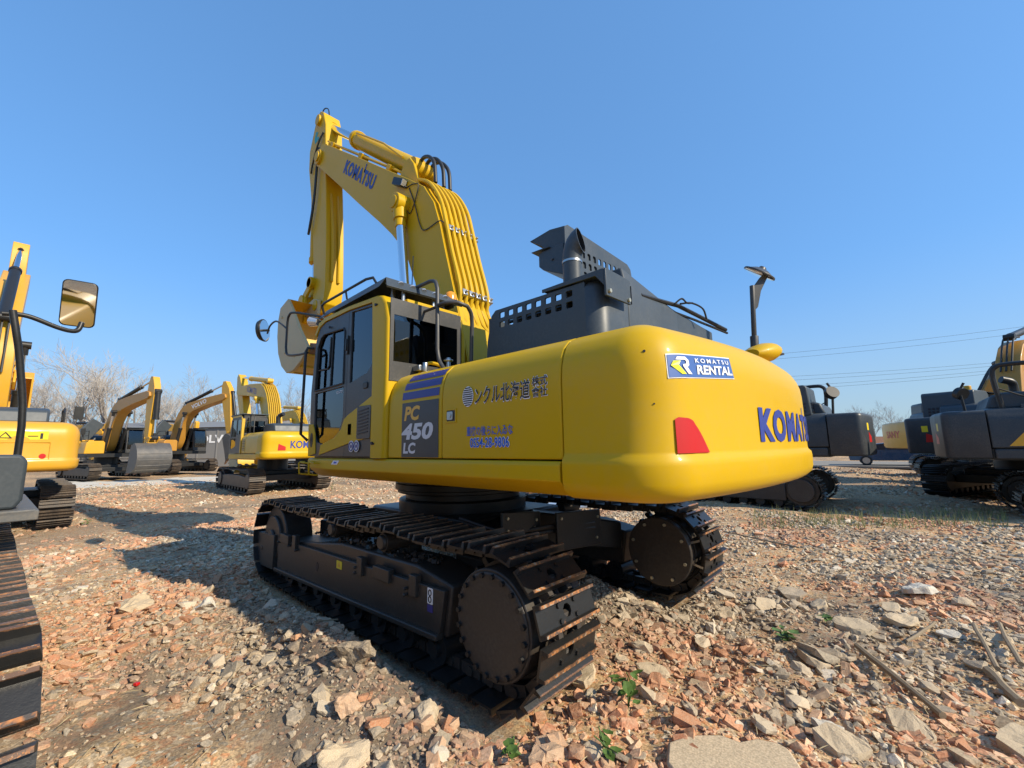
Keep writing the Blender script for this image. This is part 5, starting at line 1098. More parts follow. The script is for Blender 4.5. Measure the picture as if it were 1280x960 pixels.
q = MB(); q.prism([(.2, 1.34), (.2, 3.2), (1.3, 3.2), (1.3, 1.34)], 'x', 0, 1.7); q.build('cab', mt['cabgrey'], NB, bevel=.05)

for o in NB.children:
    if o.name.split('.')[0] in ('side_panel', 'step_plate', 'grab_bar', 'mirror_arm', 'wing_mirror', 'wing_mirror_glass'): o.location.y = -.22
YARD = 'excavators parked in the yard'
def behind(u, d, reach, hd):
    "swing centre of a machine whose boom reaches to the spot seen at u, d"
    p = at(u, 560, d); return (p.x-reach*math.cos(hd), p.y-reach*math.sin(hd))
generic_machine('excavator', 'amber excavator seen from behind at left, warning plate on its counterweight', YARD, (12.75, 4.95), math.radians(2), .98,
    dict(body='amber', boom='amber', arm='amber', cw='amber', cyl='black', buck='amber', bside='amber', skirt='black'), pose=(60, 8, 40), warn=True, mirror=True)
hd = math.radians(196); x_, y_ = behind(190, 26.0, 5.9, hd)
generic_machine('excavator', 'orange excavator facing us with its black bucket resting teeth down on the gravel', YARD, (x_, y_, .12), hd, 1.0,
    dict(body='amber', boom='orange', arm='amber', cw='amber', cyl='black', buck='worn', bside='worn', skirt='black'), pose=(31, 2, 34), shoes='joined', hoodup=True, mirror=True, bw=1.75, bcr=.15)
hd = math.radians(203); x_, y_ = behind(288, 32, 6.2, hd)
generic_machine('excavator', 'orange excavator with long boom reaching over the smaller yellow excavator, raised black hood panel', YARD, (x_, y_, .15), hd, 1.05,
    dict(body='orange', boom='orange', arm='amber', cw='amber', cyl='black', buck='worn', bside='worn', skirt='black'), pose=(34, 14, 50), shoes='joined', hoodup=True, boomtext=('VOLVO', 'white'))
hd = math.radians(208); x_, y_ = behind(128, 44, 6.0, hd)
generic_machine('excavator', 'yellow excavator half hidden at the far left behind the orange one', YARD, (x_, y_, .2), hd, 1.0,
    dict(body='amber', boom='amber', arm='amber', cyl='black', buck='black', bside='black'), pose=(16, -25, 50), shoes='joined', hoodup=True)
hd = math.radians(206); x_, y_ = behind(238, 42, 6.0, hd)
generic_machine('excavator', 'yellow excavator low behind the two orange ones, in front of the warehouse', YARD, (x_, y_, .2), hd, 1.0,
    dict(body='orange', boom='amber', arm='amber', cyl='black', buck='black', bside='black'), pose=(14, -25, 50), shoes='joined', hoodup=True)
generic_machine('excavator', 'smaller yellow excavator seen from behind, just left of the huge cab', YARD, (17.3, -3.25), math.radians(0), 1.0,
    dict(body='yellow2', boom='yellow2', arm='yellow2', cw='yellow', pillar='yellow2', buck='yellow2', bside='buckt'), pose=(29, -28, 30), pipes=True, cwtext=('KOMATSU', 'logoblue'), red=True, boomtext=('KOMATSU', 'logoblue'))
generic_machine('excavator', 'yellow excavator whose boom shows behind the smaller yellow one', YARD, (28.5, -9.0), math.radians(2), 1.0,
    dict(body='yellow2', boom='yellow2', arm='yellow2', cw='yellow2', pillar='yellow2'), pose=(22, -2, 30), shoes='joined', pipes=True)
gd = dict(body='greymach', cw='greymach', boom='orange', arm='greymach', cyl='black', skirt='greymach', dusty=False)
generic_machine('excavator', 'slate grey excavator with a yellow top edge parked right of the big counterweight', YARD, (-.10, -11.15), 0, 1.0, dict(gd, topedge='amber'), pose=(30, -10, 30), hood='hood', mirror=True, sign=True, red=True, boxy=True, tall=True, arch=True)
generic_machine('excavator', 'slate grey excavator with a yellow diagonal stripe at the right edge', YARD, (-8.38, -11.75), math.radians(181), 1.0, dict(gd), pose=(36, -10, 30), stripe=True, mirror=True, sign=True, red=True, rail=True, boxy=True, arch=True)
generic_machine('excavator', 'slate grey excavator behind the striped one, its orange boom rising at the right edge', YARD, (-6.85, -17.0), math.radians(250), 1.0, dict(gd), pose=(31, 5, 30), shoes='joined', sign=True, red=True, boxy=True, tall=True)
generic_machine('excavator', 'ochre excavator with red lettering third in the row on the right', YARD, (-7.2, -21.5), math.radians(196), 1.0, dict(gd, body='amber', cw='amber'), pose=(36, -10, 30), shoes='joined', tall=True, cwtext=('SANY', 'red'), boxy=True)
generic_machine('excavator', 'ochre excavator farthest in the row on the right, beside the parked car', YARD, (-7.0, -26.2), math.radians(196), 1.0, dict(gd, body='amber', cw='amber'), pose=(36, -10, 30), shoes='joined', mirror=True, cwtext=('SANY', 'red'), boxy=True)

# ------------------------------------------------------------------ far buildings, wall, car, wires
bw = thing('warehouse', 'long low grey warehouse with white letters behind the parked excavators', 'building', (0, 0, 0))
A_, B_ = at(45, 560, 50), at(330, 560, 50); A_.z = B_.z = 0; dB = (B_-A_); lB = dB.length; dB.normalize(); nB = Vector((-dB.y, dB.x, 0)); nB = nB if nB.dot(Vector((-1, 1, 0))) > 0 else -nB
Rb = Matrix(((dB.x, nB.x, 0), (dB.y, nB.y, 0), (0, 0, 1)))
def bl(p): return tuple(A_+Rb @ Vector(p))
q = MB(); q.box((lB/2, -5, 2.3), (lB, 10, 4.6)); q.v = [bl(v) for v in q.v]; wl_ = q.build('wall', mt['wallgrey'], bw, smooth=0)
q = MB(); q.prism([(.3, 4.6), (-5, 5.6), (-10.3, 4.6)], 'x', -.3, lB+.3); q.v = [bl(v) for v in q.v]; q.build('roof', mt['wallgrey'], bw, smooth=0)
for k in range(12):
    q = MB(); x = lB*(k+.5)/12; q.box((x, .03, 2.2), (.12, .06, 4.2)); q.v = [bl(v) for v in q.v]; q.build('cladding_rib', mt['wallgrey'], wl_)
for u0 in (118, 236):
    P0 = (at(u0, 560, 50)-A_).dot(dB)
    lettering('sign_lettering', 'VOLVO', lambda u, v: bl((P0+u, .04, 2.75+v)), .95, mt['white'], wl_, .03, 0, 5.2)
q = MB(); c0, c1 = at(1060, 560, 62), at(1180, 560, 62); c0.z = c1.z = 0; q.prism([(c0.x, c0.y), (c1.x, c1.y), (c1.x+.1, c1.y-.4), (c0.x+.1, c0.y-.4)], 'z', 0, 2.3); tag(q.build('brick_wall', mt['wallbrick']), 'low brown brick wall across the road behind the parked car', 'wall')

def car(loc, rz):
    r = thing('parked_car', 'dark blue saloon car parked on the road beyond the machines on the right', 'car', loc, rz)
    prof = [(-2.2, .32), (-2.25, .62), (-2.15, .86), (-1.55, .95), (-.95, 1.38), (-.3, 1.46), (.45, 1.42), (1.15, .98), (2.0, .82), (2.25, .60), (2.22, .32)]
    ring = lambda y, k: [(p[0], y*(1-max(0, p[1]-.95)*.28*k), p[1]) for p in prof]
    q = MB(); q.loft([ring(-.86, 1), ring(-.70, 1.2), ring(.70, 1.2), ring(.86, 1)]); bd = q.build('body', mt['carblue'], r, bevel=.04, seg=3)
    for s_ in (-1, 1):
        for pts in ([(-1.35, .98), (-.92, 1.33), (-.32, 1.40), (-.32, .98)], [(-.25, .98), (-.25, 1.40), (.42, 1.36), (1.0, .98)]):
            q = MB(); q.prism(pts, 'y', s_*.80, s_*.85); q.build('side_window', mt['ink'], bd)
        for x in (-1.35, 1.38):
            q = MB(); q.cyl((x, s_*.70, .32), (x, s_*.885, .32), .32, n=24); w = q.build('wheel', mt['tyre'], r, bevel=.03)
            q = MB(); q.cyl((x, s_*.885, .32), (x, s_*.895, .32), .20, n=20); q.build('rim', mt['steel'], w)
        q = MB(); q.box((2.17, s_*.62, .68), (.12, .3, .12)); q.build('headlight', mt['lamp'], r, bevel=.03)
        q = MB(); q.box((-2.18, s_*.62, .78), (.10, .3, .12)); q.build('tail_light', mt['red'], r, bevel=.03)
    return r
car((-3.3, -34.0, .11), math.radians(186))

for k, (v0, v1) in enumerate(((446, 405), (452, 413), (473, 447), (478, 451), (486, 456), (490, 460))):
    a_, b__ = at(930, v0, 70), at(1420, v1-(v0-v1)*.4, 60)
    pts = [a_.lerp(b__, t/12)-Vector((0, 0, 1))*.5*4*(t/12)*(1-t/12) for t in range(13)]
    q = MB(); q.tube(pts, .017, 5); tag(q.build('power_line', mt['rubber']), 'thin power line crossing the sky at right, '+('uppermost of all', 'second from the top, under the uppermost', 'top strand of the close set of four', 'second strand of the close set of four', 'third strand of the close set of four', 'lowest strand, just above the parked machines')[k], 'cable', 'power lines across the right sky')
q = MB(); sx_ = at(690, 612, 11); q.box((sx_.x, sx_.y, .18), (2.2, 1.5, .04), Matrix.Rotation(.5, 3, 'Z') @ Matrix.Rotation(.12, 3, 'Y')); tag(q.build('metal_sheet', mt['pale'], bevel=.004), 'pale blue metal sheet on the rubble, seen under the body of the huge excavator', 'sheet')

# ------------------------------------------------------------------ bare trees
def tree_meshes(seed, H):
    rd = random.Random(seed); tr = MB(); cr = MB()
    def grow(p, d, L, r, lev):
        n = 4 if lev < 2 else 3; pts = [p]; q_ = p
        for i in range(n):
            d = (d+Vector((rd.uniform(-1, 1), rd.uniform(-1, 1), rd.uniform(-.3, .7)))*(.10 if lev == 0 else .2)).normalized(); q_ = q_+d*L/n; pts.append(q_)
        m = tr if lev < 1 else cr
        m.tube(pts, r, 6 if lev < 2 else 3, radii=[r*(1-.55*i/n) for i in range(n+1)])
        if lev >= 4: return
        k = (8, 6, 5, 4)[lev]
        for j in range(k):
            t = (.35 if lev == 0 else .25)+.75*j/k*(1 if lev else .87)+rd.uniform(0, .08); t = min(t, .999); i = int(t*n); b_ = pts[i].lerp(pts[i+1], t*n-i)
            a = rd.uniform(0, 2*PI); o_ = d.orthogonal().normalized(); o_ = Matrix.Rotation(a, 3, d) @ o_
            nd = (d*rd.uniform(.7, 1.1)+o_*rd.uniform(.55, 1.0)+Vector((0, 0, .25))).normalized()
            grow(b_, nd, L*rd.uniform(.45, .68), max(r*(1-.5*t)*.58, .014), lev+1)
    grow(Vector((0, 0, -.3)), Vector((0, 0, 1)), H*.72, H*.020, 0)
    return tr.mesh('trunk', mt['bark'], 40), cr.mesh('crown', mt['twig'], 0)
TM = [tree_meshes(s_, 10) for s_ in (3, 8, 21)]
tl_ = ['bare grey tree with a wide crown', 'bare grey tree with a narrow upright crown', 'bare grey tree with a leaning crown']
where = [(52, 54, 1.05, 'above the left edge machine'), (78, 60, 1.15, 'just right of the mirror, second tall one'), (100, 48, 1.0, 'left of the bucket-down excavator'), (135, 46, 1.1, 'directly behind the bucket-down excavator'), (165, 58, 1.1, 'behind the arm of the bucket-down excavator'), (200, 52, .8, 'over the warehouse roof, broken looking'), (222, 62, 1.0, 'over the warehouse between two booms'), (258, 60, 1.0, 'behind the long orange boom'), (300, 66, 1.1, 'above the boom of the smaller yellow excavator'), (345, 66, 1.0, 'left of the huge bucket'), (376, 70, 1.0, 'below the huge bucket'), (30, 64, 1.1, 'at the far left edge'), (1098, 66, .62, 'beyond the brick wall, left one at right'), (1122, 70, .6, 'beyond the brick wall, right one at right'), (1075, 74, .5, 'beyond the brick wall, behind the round mirror')]
for i, (u, d, s_, w_) in enumerate(where):
    p = at(u, 560, d); k = i % 3
    r = thing('bare_tree', tl_[k]+', '+w_, 'tree', (p.x, p.y, 0), i*1.9, 'bare winter trees', s_)
    for me, nm in zip(TM[k], ('trunk', 'crown')): link(me, nm, r)

# ------------------------------------------------------------------ rubble
def chunk_mesh(rd, kind):
    bm = bmesh.new()
    if kind == 'brick':
        L, Wd, Hh = rd.uniform(.7, 1.25), .62, .38
        pts = [(sx*L/2*rd.uniform(.70, 1), sy*Wd/2*rd.uniform(.74, 1), sz*Hh/2*rd.uniform(.72, 1)) for sx in (-1, 1) for sy in (-1, 1) for sz in (-1, 1)]
        pts += [(L/2*rd.uniform(1.0, 1.25), rd.uniform(-.25, .25), rd.uniform(-.1, .1)), (L/2*rd.uniform(.9, 1.15), rd.uniform(-.3, .3), rd.uniform(-.15, .15)), (-L/2*rd.uniform(1, 1.12), rd.uniform(-.2, .2), rd.uniform(-.12, .12))]
    elif kind == 'flat':
        pts = [(rd.uniform(.3, .55)*math.cos(a)*1.15, rd.uniform(.3, .5)*math.sin(a), z*rd.uniform(.06, .12)) for a in [k*PI/4+rd.uniform(-.3, .3) for k in range(8)] for z in (-1, 1)]
    else:
        pts = []
        for k in range(15):
            v = Vector((rd.gauss(0, 1), rd.gauss(0, 1), rd.gauss(0, 1))).normalized()*rd.uniform(.38, .55); pts.append((v.x*1.15, v.y*.9, v.z*.72))
    for p in pts: bm.verts.new(p)
    r = bmesh.ops.convex_hull(bm, input=bm.verts); bmesh.ops.delete(bm, geom=[v for v in bm.verts if not v.link_faces], context='VERTS')
    bmesh.ops.recalc_face_normals(bm, faces=bm.faces); bm.verts.index_update()
    out = (np.array([v.co[:] for v in bm.verts]), [tuple(v.index for v in f.verts) for f in bm.faces]); bm.free(); return out
rd = random.Random(5)
TPL = [chunk_mesh(rd, k) for k in ['brick']*12+['stone']*16+['flat']*8]
FOOT = [(-3.75, -3.35, 1.0, 1.42), (-2.38, 2.38, 1.03, 1.74), (-2.38, 2.38, -1.74, -1.03), (-2.3, 3.0, 3.70, 4.4)]
SLAB = (-3.06, 1.60)
def free(x, y, pad=0.0):
    ok = np.ones(np.shape(x), bool)
    for x0, x1, y0, y1 in FOOT: ok &= ~((x > x0-pad) & (x < x1+pad) & (y > y0-pad) & (y < y1+pad))
    return ok & (np.hypot(x-CAM[0], y-CAM[1]) > 1.0)
def sample(n, r0, r1, power=1.0):
    "random spots fanning out over the yard ahead of the walker"
    u = rng.random(n)**power; r = np.sqrt(r0*r0+u*(r1*r1-r0*r0)); a = np.radians(rng.uniform(-112, 18, n)); return CAM[0]+r*np.cos(a), CAM[1]+r*np.sin(a)
def density(x, y):
    d = vnoise(x, y, 1.3, 31)*.6+vnoise(x, y, .5, 32)*.4
    clear = np.exp(-((x+.7)/1.0)**2-((y-3.2)/.30)**2)+.8*np.exp(-((x+1.6)/.9)**2-((y-.6)/.5)**2)+.6*np.exp(-((x-7)/4)**2-((y-3)/.9)**2)
    heap = np.exp(-((x+.8)/2.2)**2-((y-2.25)/.4)**2)+np.exp(-((x-1.2)/1.2)**2-((y-2.75)/.5)**2)+.8*np.exp(-((x+3.1)/1.3)**2-((y-.2)/1.2)**2)+.8*np.exp(-((x+2.9)/.7)**2-((y-1.8)/.6)**2)
    return np.clip((d-.22)*2.2+heap-clear*1.2, .10, 1)
def redness(x, y): return np.clip((vnoise(x, y, .9, 41)-.5)*2.0+.42+.5*np.exp(-((x+2.9)/1.2)**2-((y-.6)/1.0)**2), 0.1, .9)
PAL_R = np.array([(.52, .22, .11), (.58, .29, .16), (.44, .18, .095), (.60, .36, .22), (.54, .32, .20)])
PAL_G = np.array([(.33, .28, .21), (.46, .37, .26), (.55, .44, .30), (.42, .32, .21), (.64, .56, .44), (.24, .205, .16)])
def rubble(name, n, r0, r1, s0, s1, sink, pw=1.0):
    x, y = sample(n, r0, r1, pw); keep = free(x, y) & (rng.random(n) < density(x, y)); x, y = x[keep], y[keep]; n = len(x)
    s = np.exp(rng.uniform(np.log(s0), np.log(s1), n)*1.0)*np.where(rng.random(n) < .12, 1.5, 1.0)
    z = ground_h(x, y)+s*sink
    red = rng.random(n) < redness(x, y)
    col = np.where(red[:, None], PAL_R[rng.integers(0, len(PAL_R), n)], PAL_G[rng.integers(0, len(PAL_G), n)])*rng.uniform(.75, 1.30, (n, 1))
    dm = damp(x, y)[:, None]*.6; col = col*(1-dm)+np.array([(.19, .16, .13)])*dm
    kind = np.where(red, np.where(rng.random(n) < .35, rng.integers(28, 36, n), rng.integers(0, 18, n)), rng.integers(10, len(TPL), n))
    a, b_, c_ = rng.uniform(0, 2*PI, n), rng.normal(0, .35, n), rng.normal(0, .35, n)
    VS, FS, LT, CS = [], [], [], []; base = 0
    for t in range(len(TPL)):
        i = np.nonzero(kind == t)[0]
        if not len(i): continue
        V, F = TPL[t]; k = len(V)
        ca, sa, cb, sb, cc, sc_ = np.cos(a[i]), np.sin(a[i]), np.cos(b_[i]), np.sin(b_[i]), np.cos(c_[i]), np.sin(c_[i])
        R = np.stack([np.stack([ca*cb, ca*sb*sc_-sa*cc, ca*sb*cc+sa*sc_], -1), np.stack([sa*cb, sa*sb*sc_+ca*cc, sa*sb*cc-ca*sc_], -1), np.stack([-sb, cb*sc_, cb*cc], -1)], 1)
        P = np.einsum('nij,kj->nki', R, V)*s[i][:, None, None]+np.stack([x[i], y[i], z[i]], -1)[:, None, :]
        VS.append(P.reshape(-1, 3)); CS.append(np.repeat(col[i], k, 0))
        F = np.array(F); off = base+np.arange(len(i))*k
        FS.append((F[None]+off[:, None, None]).reshape(-1, 3)); base += k*len(i)
    VS = np.concatenate(VS).astype(np.float32); FS = np.concatenate(FS).astype(np.int32); CS = np.concatenate(CS); m = len(FS)
    me = bpy.data.meshes.new(name); me.vertices.add(len(VS)); me.vertices.foreach_set('co', VS.ravel()); me.loops.add(3*m); me.loops.foreach_set('vertex_index', FS.ravel()); me.polygons.add(m)
    me.polygons.foreach_set('loop_start', np.arange(0, 3*m, 3, dtype=np.int32)); me.polygons.foreach_set('loop_total', np.full(m, 3, dtype=np.int32)); me.update(calc_edges=True)
    at_ = me.color_attributes.new('tint', 'FLOAT_COLOR', 'POINT'); at_.data.foreach_set('color', np.concatenate([CS, np.ones((len(CS), 1))], 1).astype(np.float32).ravel())
    me.polygons.foreach_set('use_smooth', [False]*m)
    me.materials.append(mt['rubble']); o = link(me, name); o['kind'] = 'stuff'; return o
rubble('fine_rubble', 85000, 1.0, 8.0, .011, .034, .12, .85)
rubble('rubble', 60000, 1.2, 13, .034, .085, .10, .85)
rubble('scattered_rubble', 46000, 7, 34, .05, .13, .08, .75)

def to_mesh(t, name, material):
    me = bpy.data.meshes.new(name); me.from_pydata([tuple(v) for v in t[0]], [], t[1]); me.materials.append(material); me.update(); return me
def roughen(t, cuts, amp, name, material):
    "chip and wear a hull: subdivide it and push the surface in and out"
    bm = bmesh.new(); vs = [bm.verts.new(p) for p in t[0]]
    for f in t[1]: bm.faces.new([vs[i] for i in f])
    bmesh.ops.subdivide_edges(bm, edges=bm.edges, cuts=cuts, use_grid_fill=True); bm.normal_update()
    ph = random.uniform(0, 50)
    from mathutils import noise
    for v in bm.verts:
        p = v.co*3.1+Vector((ph, 0, 0)); v.co += v.normal*(noise.noise(p)*amp+noise.noise(p*2.7)*amp*.5)
    bmesh.ops.triangulate(bm, faces=bm.faces)
    me = bpy.data.meshes.new(name); bm.to_mesh(me); bm.free(); me.materials.append(material); return me
BM_ = [roughen(chunk_mesh(rd, 'brick'), 3, .05, 'brick_fragment', mt['brick']) for _ in range(18)]
SM_ = [roughen(chunk_mesh(rd, 'stone'), 2, .07, 'concrete_chunk', mt['concrete']) for _ in range(14)]+[roughen(chunk_mesh(rd, 'flat'), 2, .04, 'concrete_chunk', mt['concrete']) for _ in range(6)]
BIG = [roughen(chunk_mesh(rd, 'stone' if k < 8 else 'flat'), 6, .10 if k < 8 else .05, 'concrete_block', mt['concrete']) for k in range(12)]
def place(me, name, x, y, s_, label, cat, group, tilt=.3, lift=.12, rz=None):
    o = link(me, name); o.location = (x, y, float(ground_h(x, y))+s_*lift); o.rotation_euler = (random.gauss(0, tilt), random.gauss(0, tilt), random.uniform(0, 6.28) if rz is None else rz); o.scale = (s_,)*3
    return tag(o, label, cat, group)
def many(n, meshes, name, s0, s1, label, cat, group, redq):
    k = 0
    while k < n:
        x, y = sample(1, 1.2, 7.5, 1.35); x, y = float(x[0]), float(y[0])
        if not free(np.array(x), np.array(y), .1) or random.random() > float(density(np.array(x), np.array(y))): continue
        rr = float(redness(np.array(x), np.array(y)))
        if random.random() > (rr if redq else 1-rr*.6): continue
        place(random.choice(meshes), name, x, y, random.uniform(s0, s1), label, cat, group); k += 1
many(295, BM_, 'brick_fragment', .06, .155, 'broken red brick fragment lying loose in the rubble', 'brick', 'loose brick fragments', True)
many(280, SM_, 'concrete_chunk', .07, .18, 'small grey or tan concrete chunk lying loose in the rubble', 'stone', 'loose concrete chunks', False)
def g(u, v):
    d_ = CF+CR*(u-640)/FPX+CU*(480-v)/FPX; t = -CAM[2]/d_[2]; return (CAM[0]+d_[0]*t, CAM[1]+d_[1]*t)
FL_ = [roughen(chunk_mesh(rd, 'flat'), 3, .04, 'masonry_piece', mt['slab']) for _ in range(5)]+[roughen(chunk_mesh(rd, 'flat'), 3, .03, 'masonry_piece', mt['concrete']) for _ in range(4)]
k_ = 0
while k_ < 26:
    x_, y_ = sample(1, 1.6, 6.5, 1.2); x_, y_ = float(x_[0]), float(y_[0])
    if y_ > .9 or not free(np.array(x_), np.array(y_), .15): continue
    place(random.choice(FL_), 'masonry_piece', x_, y_, random.uniform(.17, .34), 'flat grey or tan slab of broken masonry on the right hand rubble', 'stone', 'flat masonry slabs', .14, .10); k_ += 1
E_ = [('concrete_block', BIG[0], -1.25, 2.12, .32, 'largest dark concrete block with a sunlit top, against the near track', 'stone', mt['darkstone']),
      ('concrete_block', BIG[2], 1.0, 2.55, .26, 'pale broken masonry block lying at the shadow edge on the left', 'stone', mt['palestone']),
      ('concrete_block', BIG[3], 1.75, 3.02, .34, 'tan wedge of masonry standing up among bricks on the left', 'stone', mt['slab']),
      ('concrete_block', BIG[4], -2.0, 1.98, .20, 'grey stone leaning on the bottom of the near drive disc', 'stone', mt['concrete']),
      ('concrete_block', BIG[5], -1.98, 2.52, .30, 'big tan slab fragment at the bottom left of centre', 'stone', mt['slab']),
      ('round_cobble', BIG[6], -1.6, 2.35, .19, 'rounded pinkish cobble under the near track end', 'stone', mt['brick']),
      ('pale_stone', BIG[8], *g(1035, 916), .15, 'whitest flat stone at the bottom right', 'stone', mt['palestone']),
      ('pale_stone', BIG[9], *g(1187, 797), .17, 'pale flat plaster piece on the right side', 'stone', mt['palestone']),
      ('pale_stone', BIG[10], *g(1128, 786), .26, 'tan flat slab piece beside the plaster piece on the right', 'stone', mt['slab']),
      ('pale_stone', BIG[11], *g(1150, 748), .34, 'long pale mortar patch in the middle right', 'stone', mt['palestone']),
      ('yellow_stone', BIG[7], *g(1100, 655), .18, 'bright yellowish lump on the far right edge of the sunlit rubble', 'stone', mt['wood'])]
for nm, me, x, y, s_, lb, ct, m_ in E_:
    me2 = me.copy(); me2.materials.clear(); me2.materials.append(m_); place(me2, nm, x, y, s_, lb, ct, None, .15, .2)
q = MB(); q.prism([(-3.20, 1.22), (-3.26, 1.10), (-3.30, 1.05), (-3.40, .96), (-3.50, .95), (-3.56, .86), (-3.66, .82), (-3.72, .84), (-3.86, 1.05), (-3.74, 1.45), (-3.45, 1.50), (-3.26, 1.38)], 'z', -.08, .02); sb = q.build('concrete_slab', mt['slab'], bevel=.015); sb.location = (0, 0, float(ground_h(-3.45, 1.0))+.01); tag(sb, 'large flat cracked concrete slab at the bottom edge right of centre', 'slab')
def stick(p0, p1, r, name, label, mat_='wood', flat=1.0):
    q = MB(); P0 = Vector((p0[0], p0[1], float(ground_h(p0[0], p0[1]))+p0[2])); P1 = Vector((p1[0], p1[1], float(ground_h(p1[0], p1[1]))+p1[2]))
    pts = [P0.lerp(P1, t/5)+Vector((random.gauss(0, .003), random.gauss(0, .003), random.gauss(0, .002))) for t in range(6)]
    q.tube(pts, r, 7, radii=[r*random.uniform(.8, 1.1) for _ in pts]); tag(q.build(name, mt[mat_]), label, 'wood')
for (u0, v0, u1, v1, r, lb) in ((1072, 822, 1180, 900, .022, 'thick dark wooden pole lying diagonally at the lower right'), (1170, 790, 1135, 805, .012, 'short pale split stick pointing at the plaster piece'), (1220, 795, 1250, 845, .018, 'pale broken plank, left of the pair at the right edge'), (1250, 790, 1278, 840, .018, 'thin pale plank, right of the pair at the right edge'), (1235, 845, 1275, 880, .03, 'wide grey plank at the lower right edge'), (905, 668, 1000, 690, .012, 'long thin rod on the ground right of the far track'), (390, 828, 420, 812, .006, 'thin dry twig beside the dark block')):
    a_, b__ = g(u0, v0), g(u1, v1); stick((a_[0], a_[1], .07), (b__[0], b__[1], .05), r, 'wood_pole' if r > .02 else 'stick', lb)
c_ = g(1030, 945)
# weeds
def weed(x, y, hgt, n, label, leafy=True):
    r = thing('weed', label, 'plant', (x, y, float(ground_h(x, y))))
    q = MB()
    for k in range(3): q.tube(smooth_path([(0, 0, 0), (random.uniform(-.03, .03), random.uniform(-.03, .03), hgt*.5), (random.uniform(-.09, .09), random.uniform(-.09, .09), hgt*random.uniform(.7, 1))]), .004, 5)
    q.build('stem', mt['leaf'], r)
    for k in range(n):
        a = random.uniform(0, 6.28); z = hgt*random.uniform(.15, 1); l = random.uniform(.05, .09); c0 = Vector((random.uniform(-.06, .06), random.uniform(-.06, .06), z)); dx = Vector((math.cos(a), math.sin(a), random.uniform(-.5, .3))); sx = Vector((-math.sin(a), math.cos(a), random.uniform(-.2, .2)))*.38
        q = MB(); mid = Vector((0, 0, -.008)); P_ = [c0, c0+dx*l*.3+sx*l, c0+dx*l*.7+sx*l*.9, c0+dx*l*1.15, c0+dx*l*.7-sx*l*.9, c0+dx*l*.3-sx*l]; q.add(P_+[c0+dx*l*.55+mid], [(0, 1, 6), (1, 2, 6), (2, 3, 6), (3, 4, 6), (4, 5, 6), (5, 0, 6)]); q.build('leaf', mt['leaf'], r, smooth=0, fix=False)
    return r
for (u, v, h_, n_, lb) in ((785, 885, .26, 12, 'tall green weed in front of the near track end'), (762, 950, .14, 6, 'low broad leaved weed at the bottom edge'), (640, 955, .10, 5, 'small weed at the bottom edge left of the low one'), (415, 612, .35, 16, 'green tuft behind the front of the near track'), (985, 800, .10, 12, 'low creeping weed among the bricks on the right'), (1040, 780, .09, 10, 'low creeping weed near the wooden pole'), (108, 655, .14, 10, 'small green tuft beside the amber machine')):
    p = g(u, v); weed(p[0], p[1], h_, n_, lb)
q = MB()
for k in range(900):
    a_ = random.uniform(940, 1260); p = g(a_, random.uniform(640, 662)); z = float(ground_h(p[0], p[1])); h_ = random.uniform(.06, .25); dx = random.uniform(-.06, .06); dy = random.uniform(-.06, .06); w_ = .006
    q.add([(p[0]-w_, p[1], z), (p[0]+w_, p[1]+w_, z), (p[0]+dx, p[1]+dy, z+h_)], [(0, 1, 2)])
q.build('dry_grass', mt['drygrass'], None, smooth=0, fix=False, kind='stuff')
q = MB()
for k in range(700):
    x, y = sample(1, 1.1, 7, .9); x, y = float(x[0]), float(y[0])
    if not free(np.array(x), np.array(y)): continue
    a_ = random.uniform(0, PI); l_ = random.uniform(.03, .16); z = float(ground_h(x, y))+random.uniform(.012, .05); w_ = random.uniform(.001, .003); dz = random.gauss(0, .012)
    dx, dy = math.cos(a_)*l_, math.sin(a_)*l_; nx, ny = -math.sin(a_)*w_, math.cos(a_)*w_
    q.add([(x-nx, y-ny, z), (x+dx-nx, y+dy-ny, z+dz), (x+dx+nx, y+dy+ny, z+dz), (x+nx, y+ny, z), (x+dx*.5, y+dy*.5, z+dz*.5+w_*1.6+.003)], [(0, 1, 4), (1, 2, 4), (2, 3, 4), (3, 0, 4)])
q.build('straw_litter', mt['straw'], None, smooth=0, fix=False, kind='stuff')
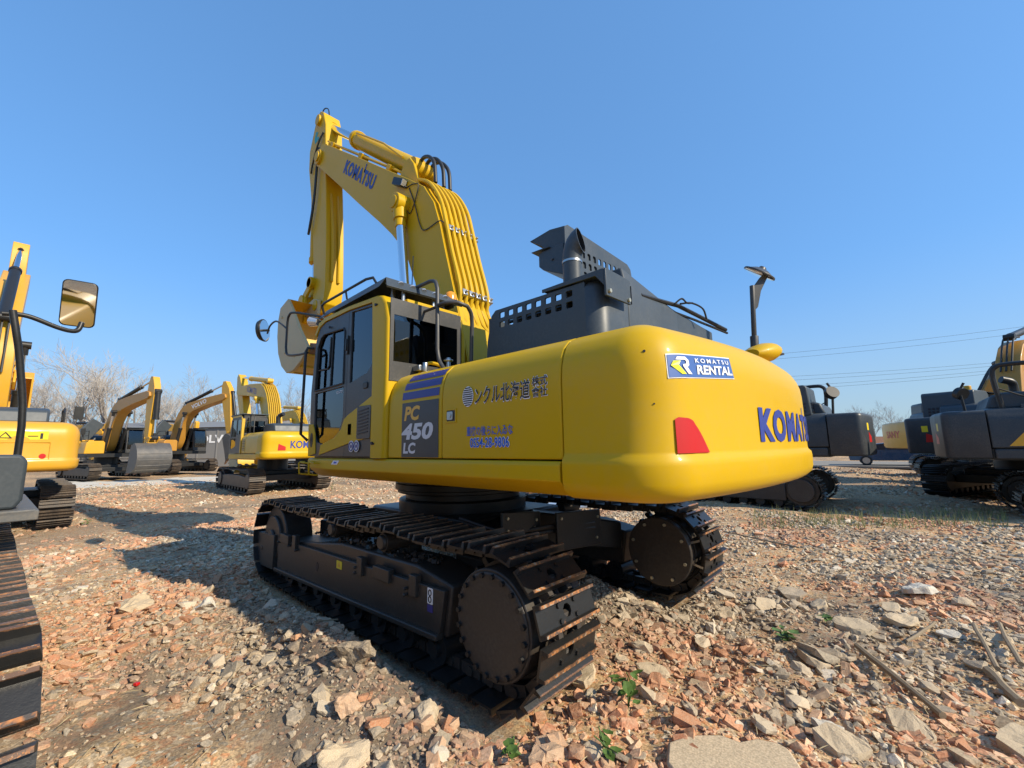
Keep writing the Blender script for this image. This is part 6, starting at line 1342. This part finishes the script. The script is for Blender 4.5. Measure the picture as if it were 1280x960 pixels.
q = MB(); p = g(171, 852); q.box((p[0], p[1], float(ground_h(*p))+.02), (.035, .03, .02), Matrix.Rotation(.6, 3, 'Z')); tag(q.build('plastic_scrap', mt['red'], bevel=.004), 'tiny bright red scrap on the dirt at left', 'litter')

# ------------------------------------------------------------------ pieces that can be picked apart become parts of their own
def split_loose(o):
    me = o.data; n = len(me.vertices); par = list(range(n))
    def find(a):
        while par[a] != a: par[a] = par[par[a]]; a = par[a]
        return a
    for p in me.polygons:
        v = list(p.vertices); r0 = find(v[0])
        for w in v[1:]: par[find(w)] = r0
    isl = {}
    for p in me.polygons: isl.setdefault(find(p.vertices[0]), []).append(p)
    if len(isl) < 2: return
    base = o.name.split('.')[0]; first = True
    for ps in isl.values():
        idx = sorted({v for p in ps for v in p.vertices}); mp = {v: i for i, v in enumerate(idx)}
        m2 = bpy.data.meshes.new(base); m2.from_pydata([me.vertices[i].co[:] for i in idx], [], [[mp[v] for v in p.vertices] for p in ps])
        for m in me.materials: m2.materials.append(m)
        m2.polygons.foreach_set('material_index', [p.material_index for p in ps]); m2.polygons.foreach_set('use_smooth', [p.use_smooth for p in ps])
        if any(p.use_smooth for p in ps): m2.set_sharp_from_angle(angle=math.radians(40))
        if first: o.data = m2; first = False
        else:
            c = o.copy(); c.data = m2; COL.objects.link(c)
SPLIT = {'cover_bracket', 'cylinder_bracket', 'guard_post', 'hood_brace', 'arm_hose', 'lamp_cable', 'travel_hose', 'hydraulic_hose', 'mirror', 'handrail', 'filler_fitting', 'hood_rail', 'control_console', 'step_handle', 'mirror_stay', 'deck_handrail', 'globe_stripes', 'chain_symbol', 'wear_mark', 'bucket_link', 'side_panel', 'cab_roof', 'bracket_bolts', 'pictogram', 'front_visor', 'guard_rail', 'mirror_arm', 'window_seal', 'rod_eye', 'step_plate'}
SMALL = {'drive_bolts', 'guard_bolts', 'plate_bolts', 'trim_bolts', 'track_rollers', 'vent_holes', 'blemish', 'louvre'}
for o in [o for o in SC.objects if o.type == 'MESH']:
    b_ = o.name.split('.')[0]
    if b_ in SPLIT: split_loose(o)
    elif b_ in SMALL: o['kind'] = 'stuff'
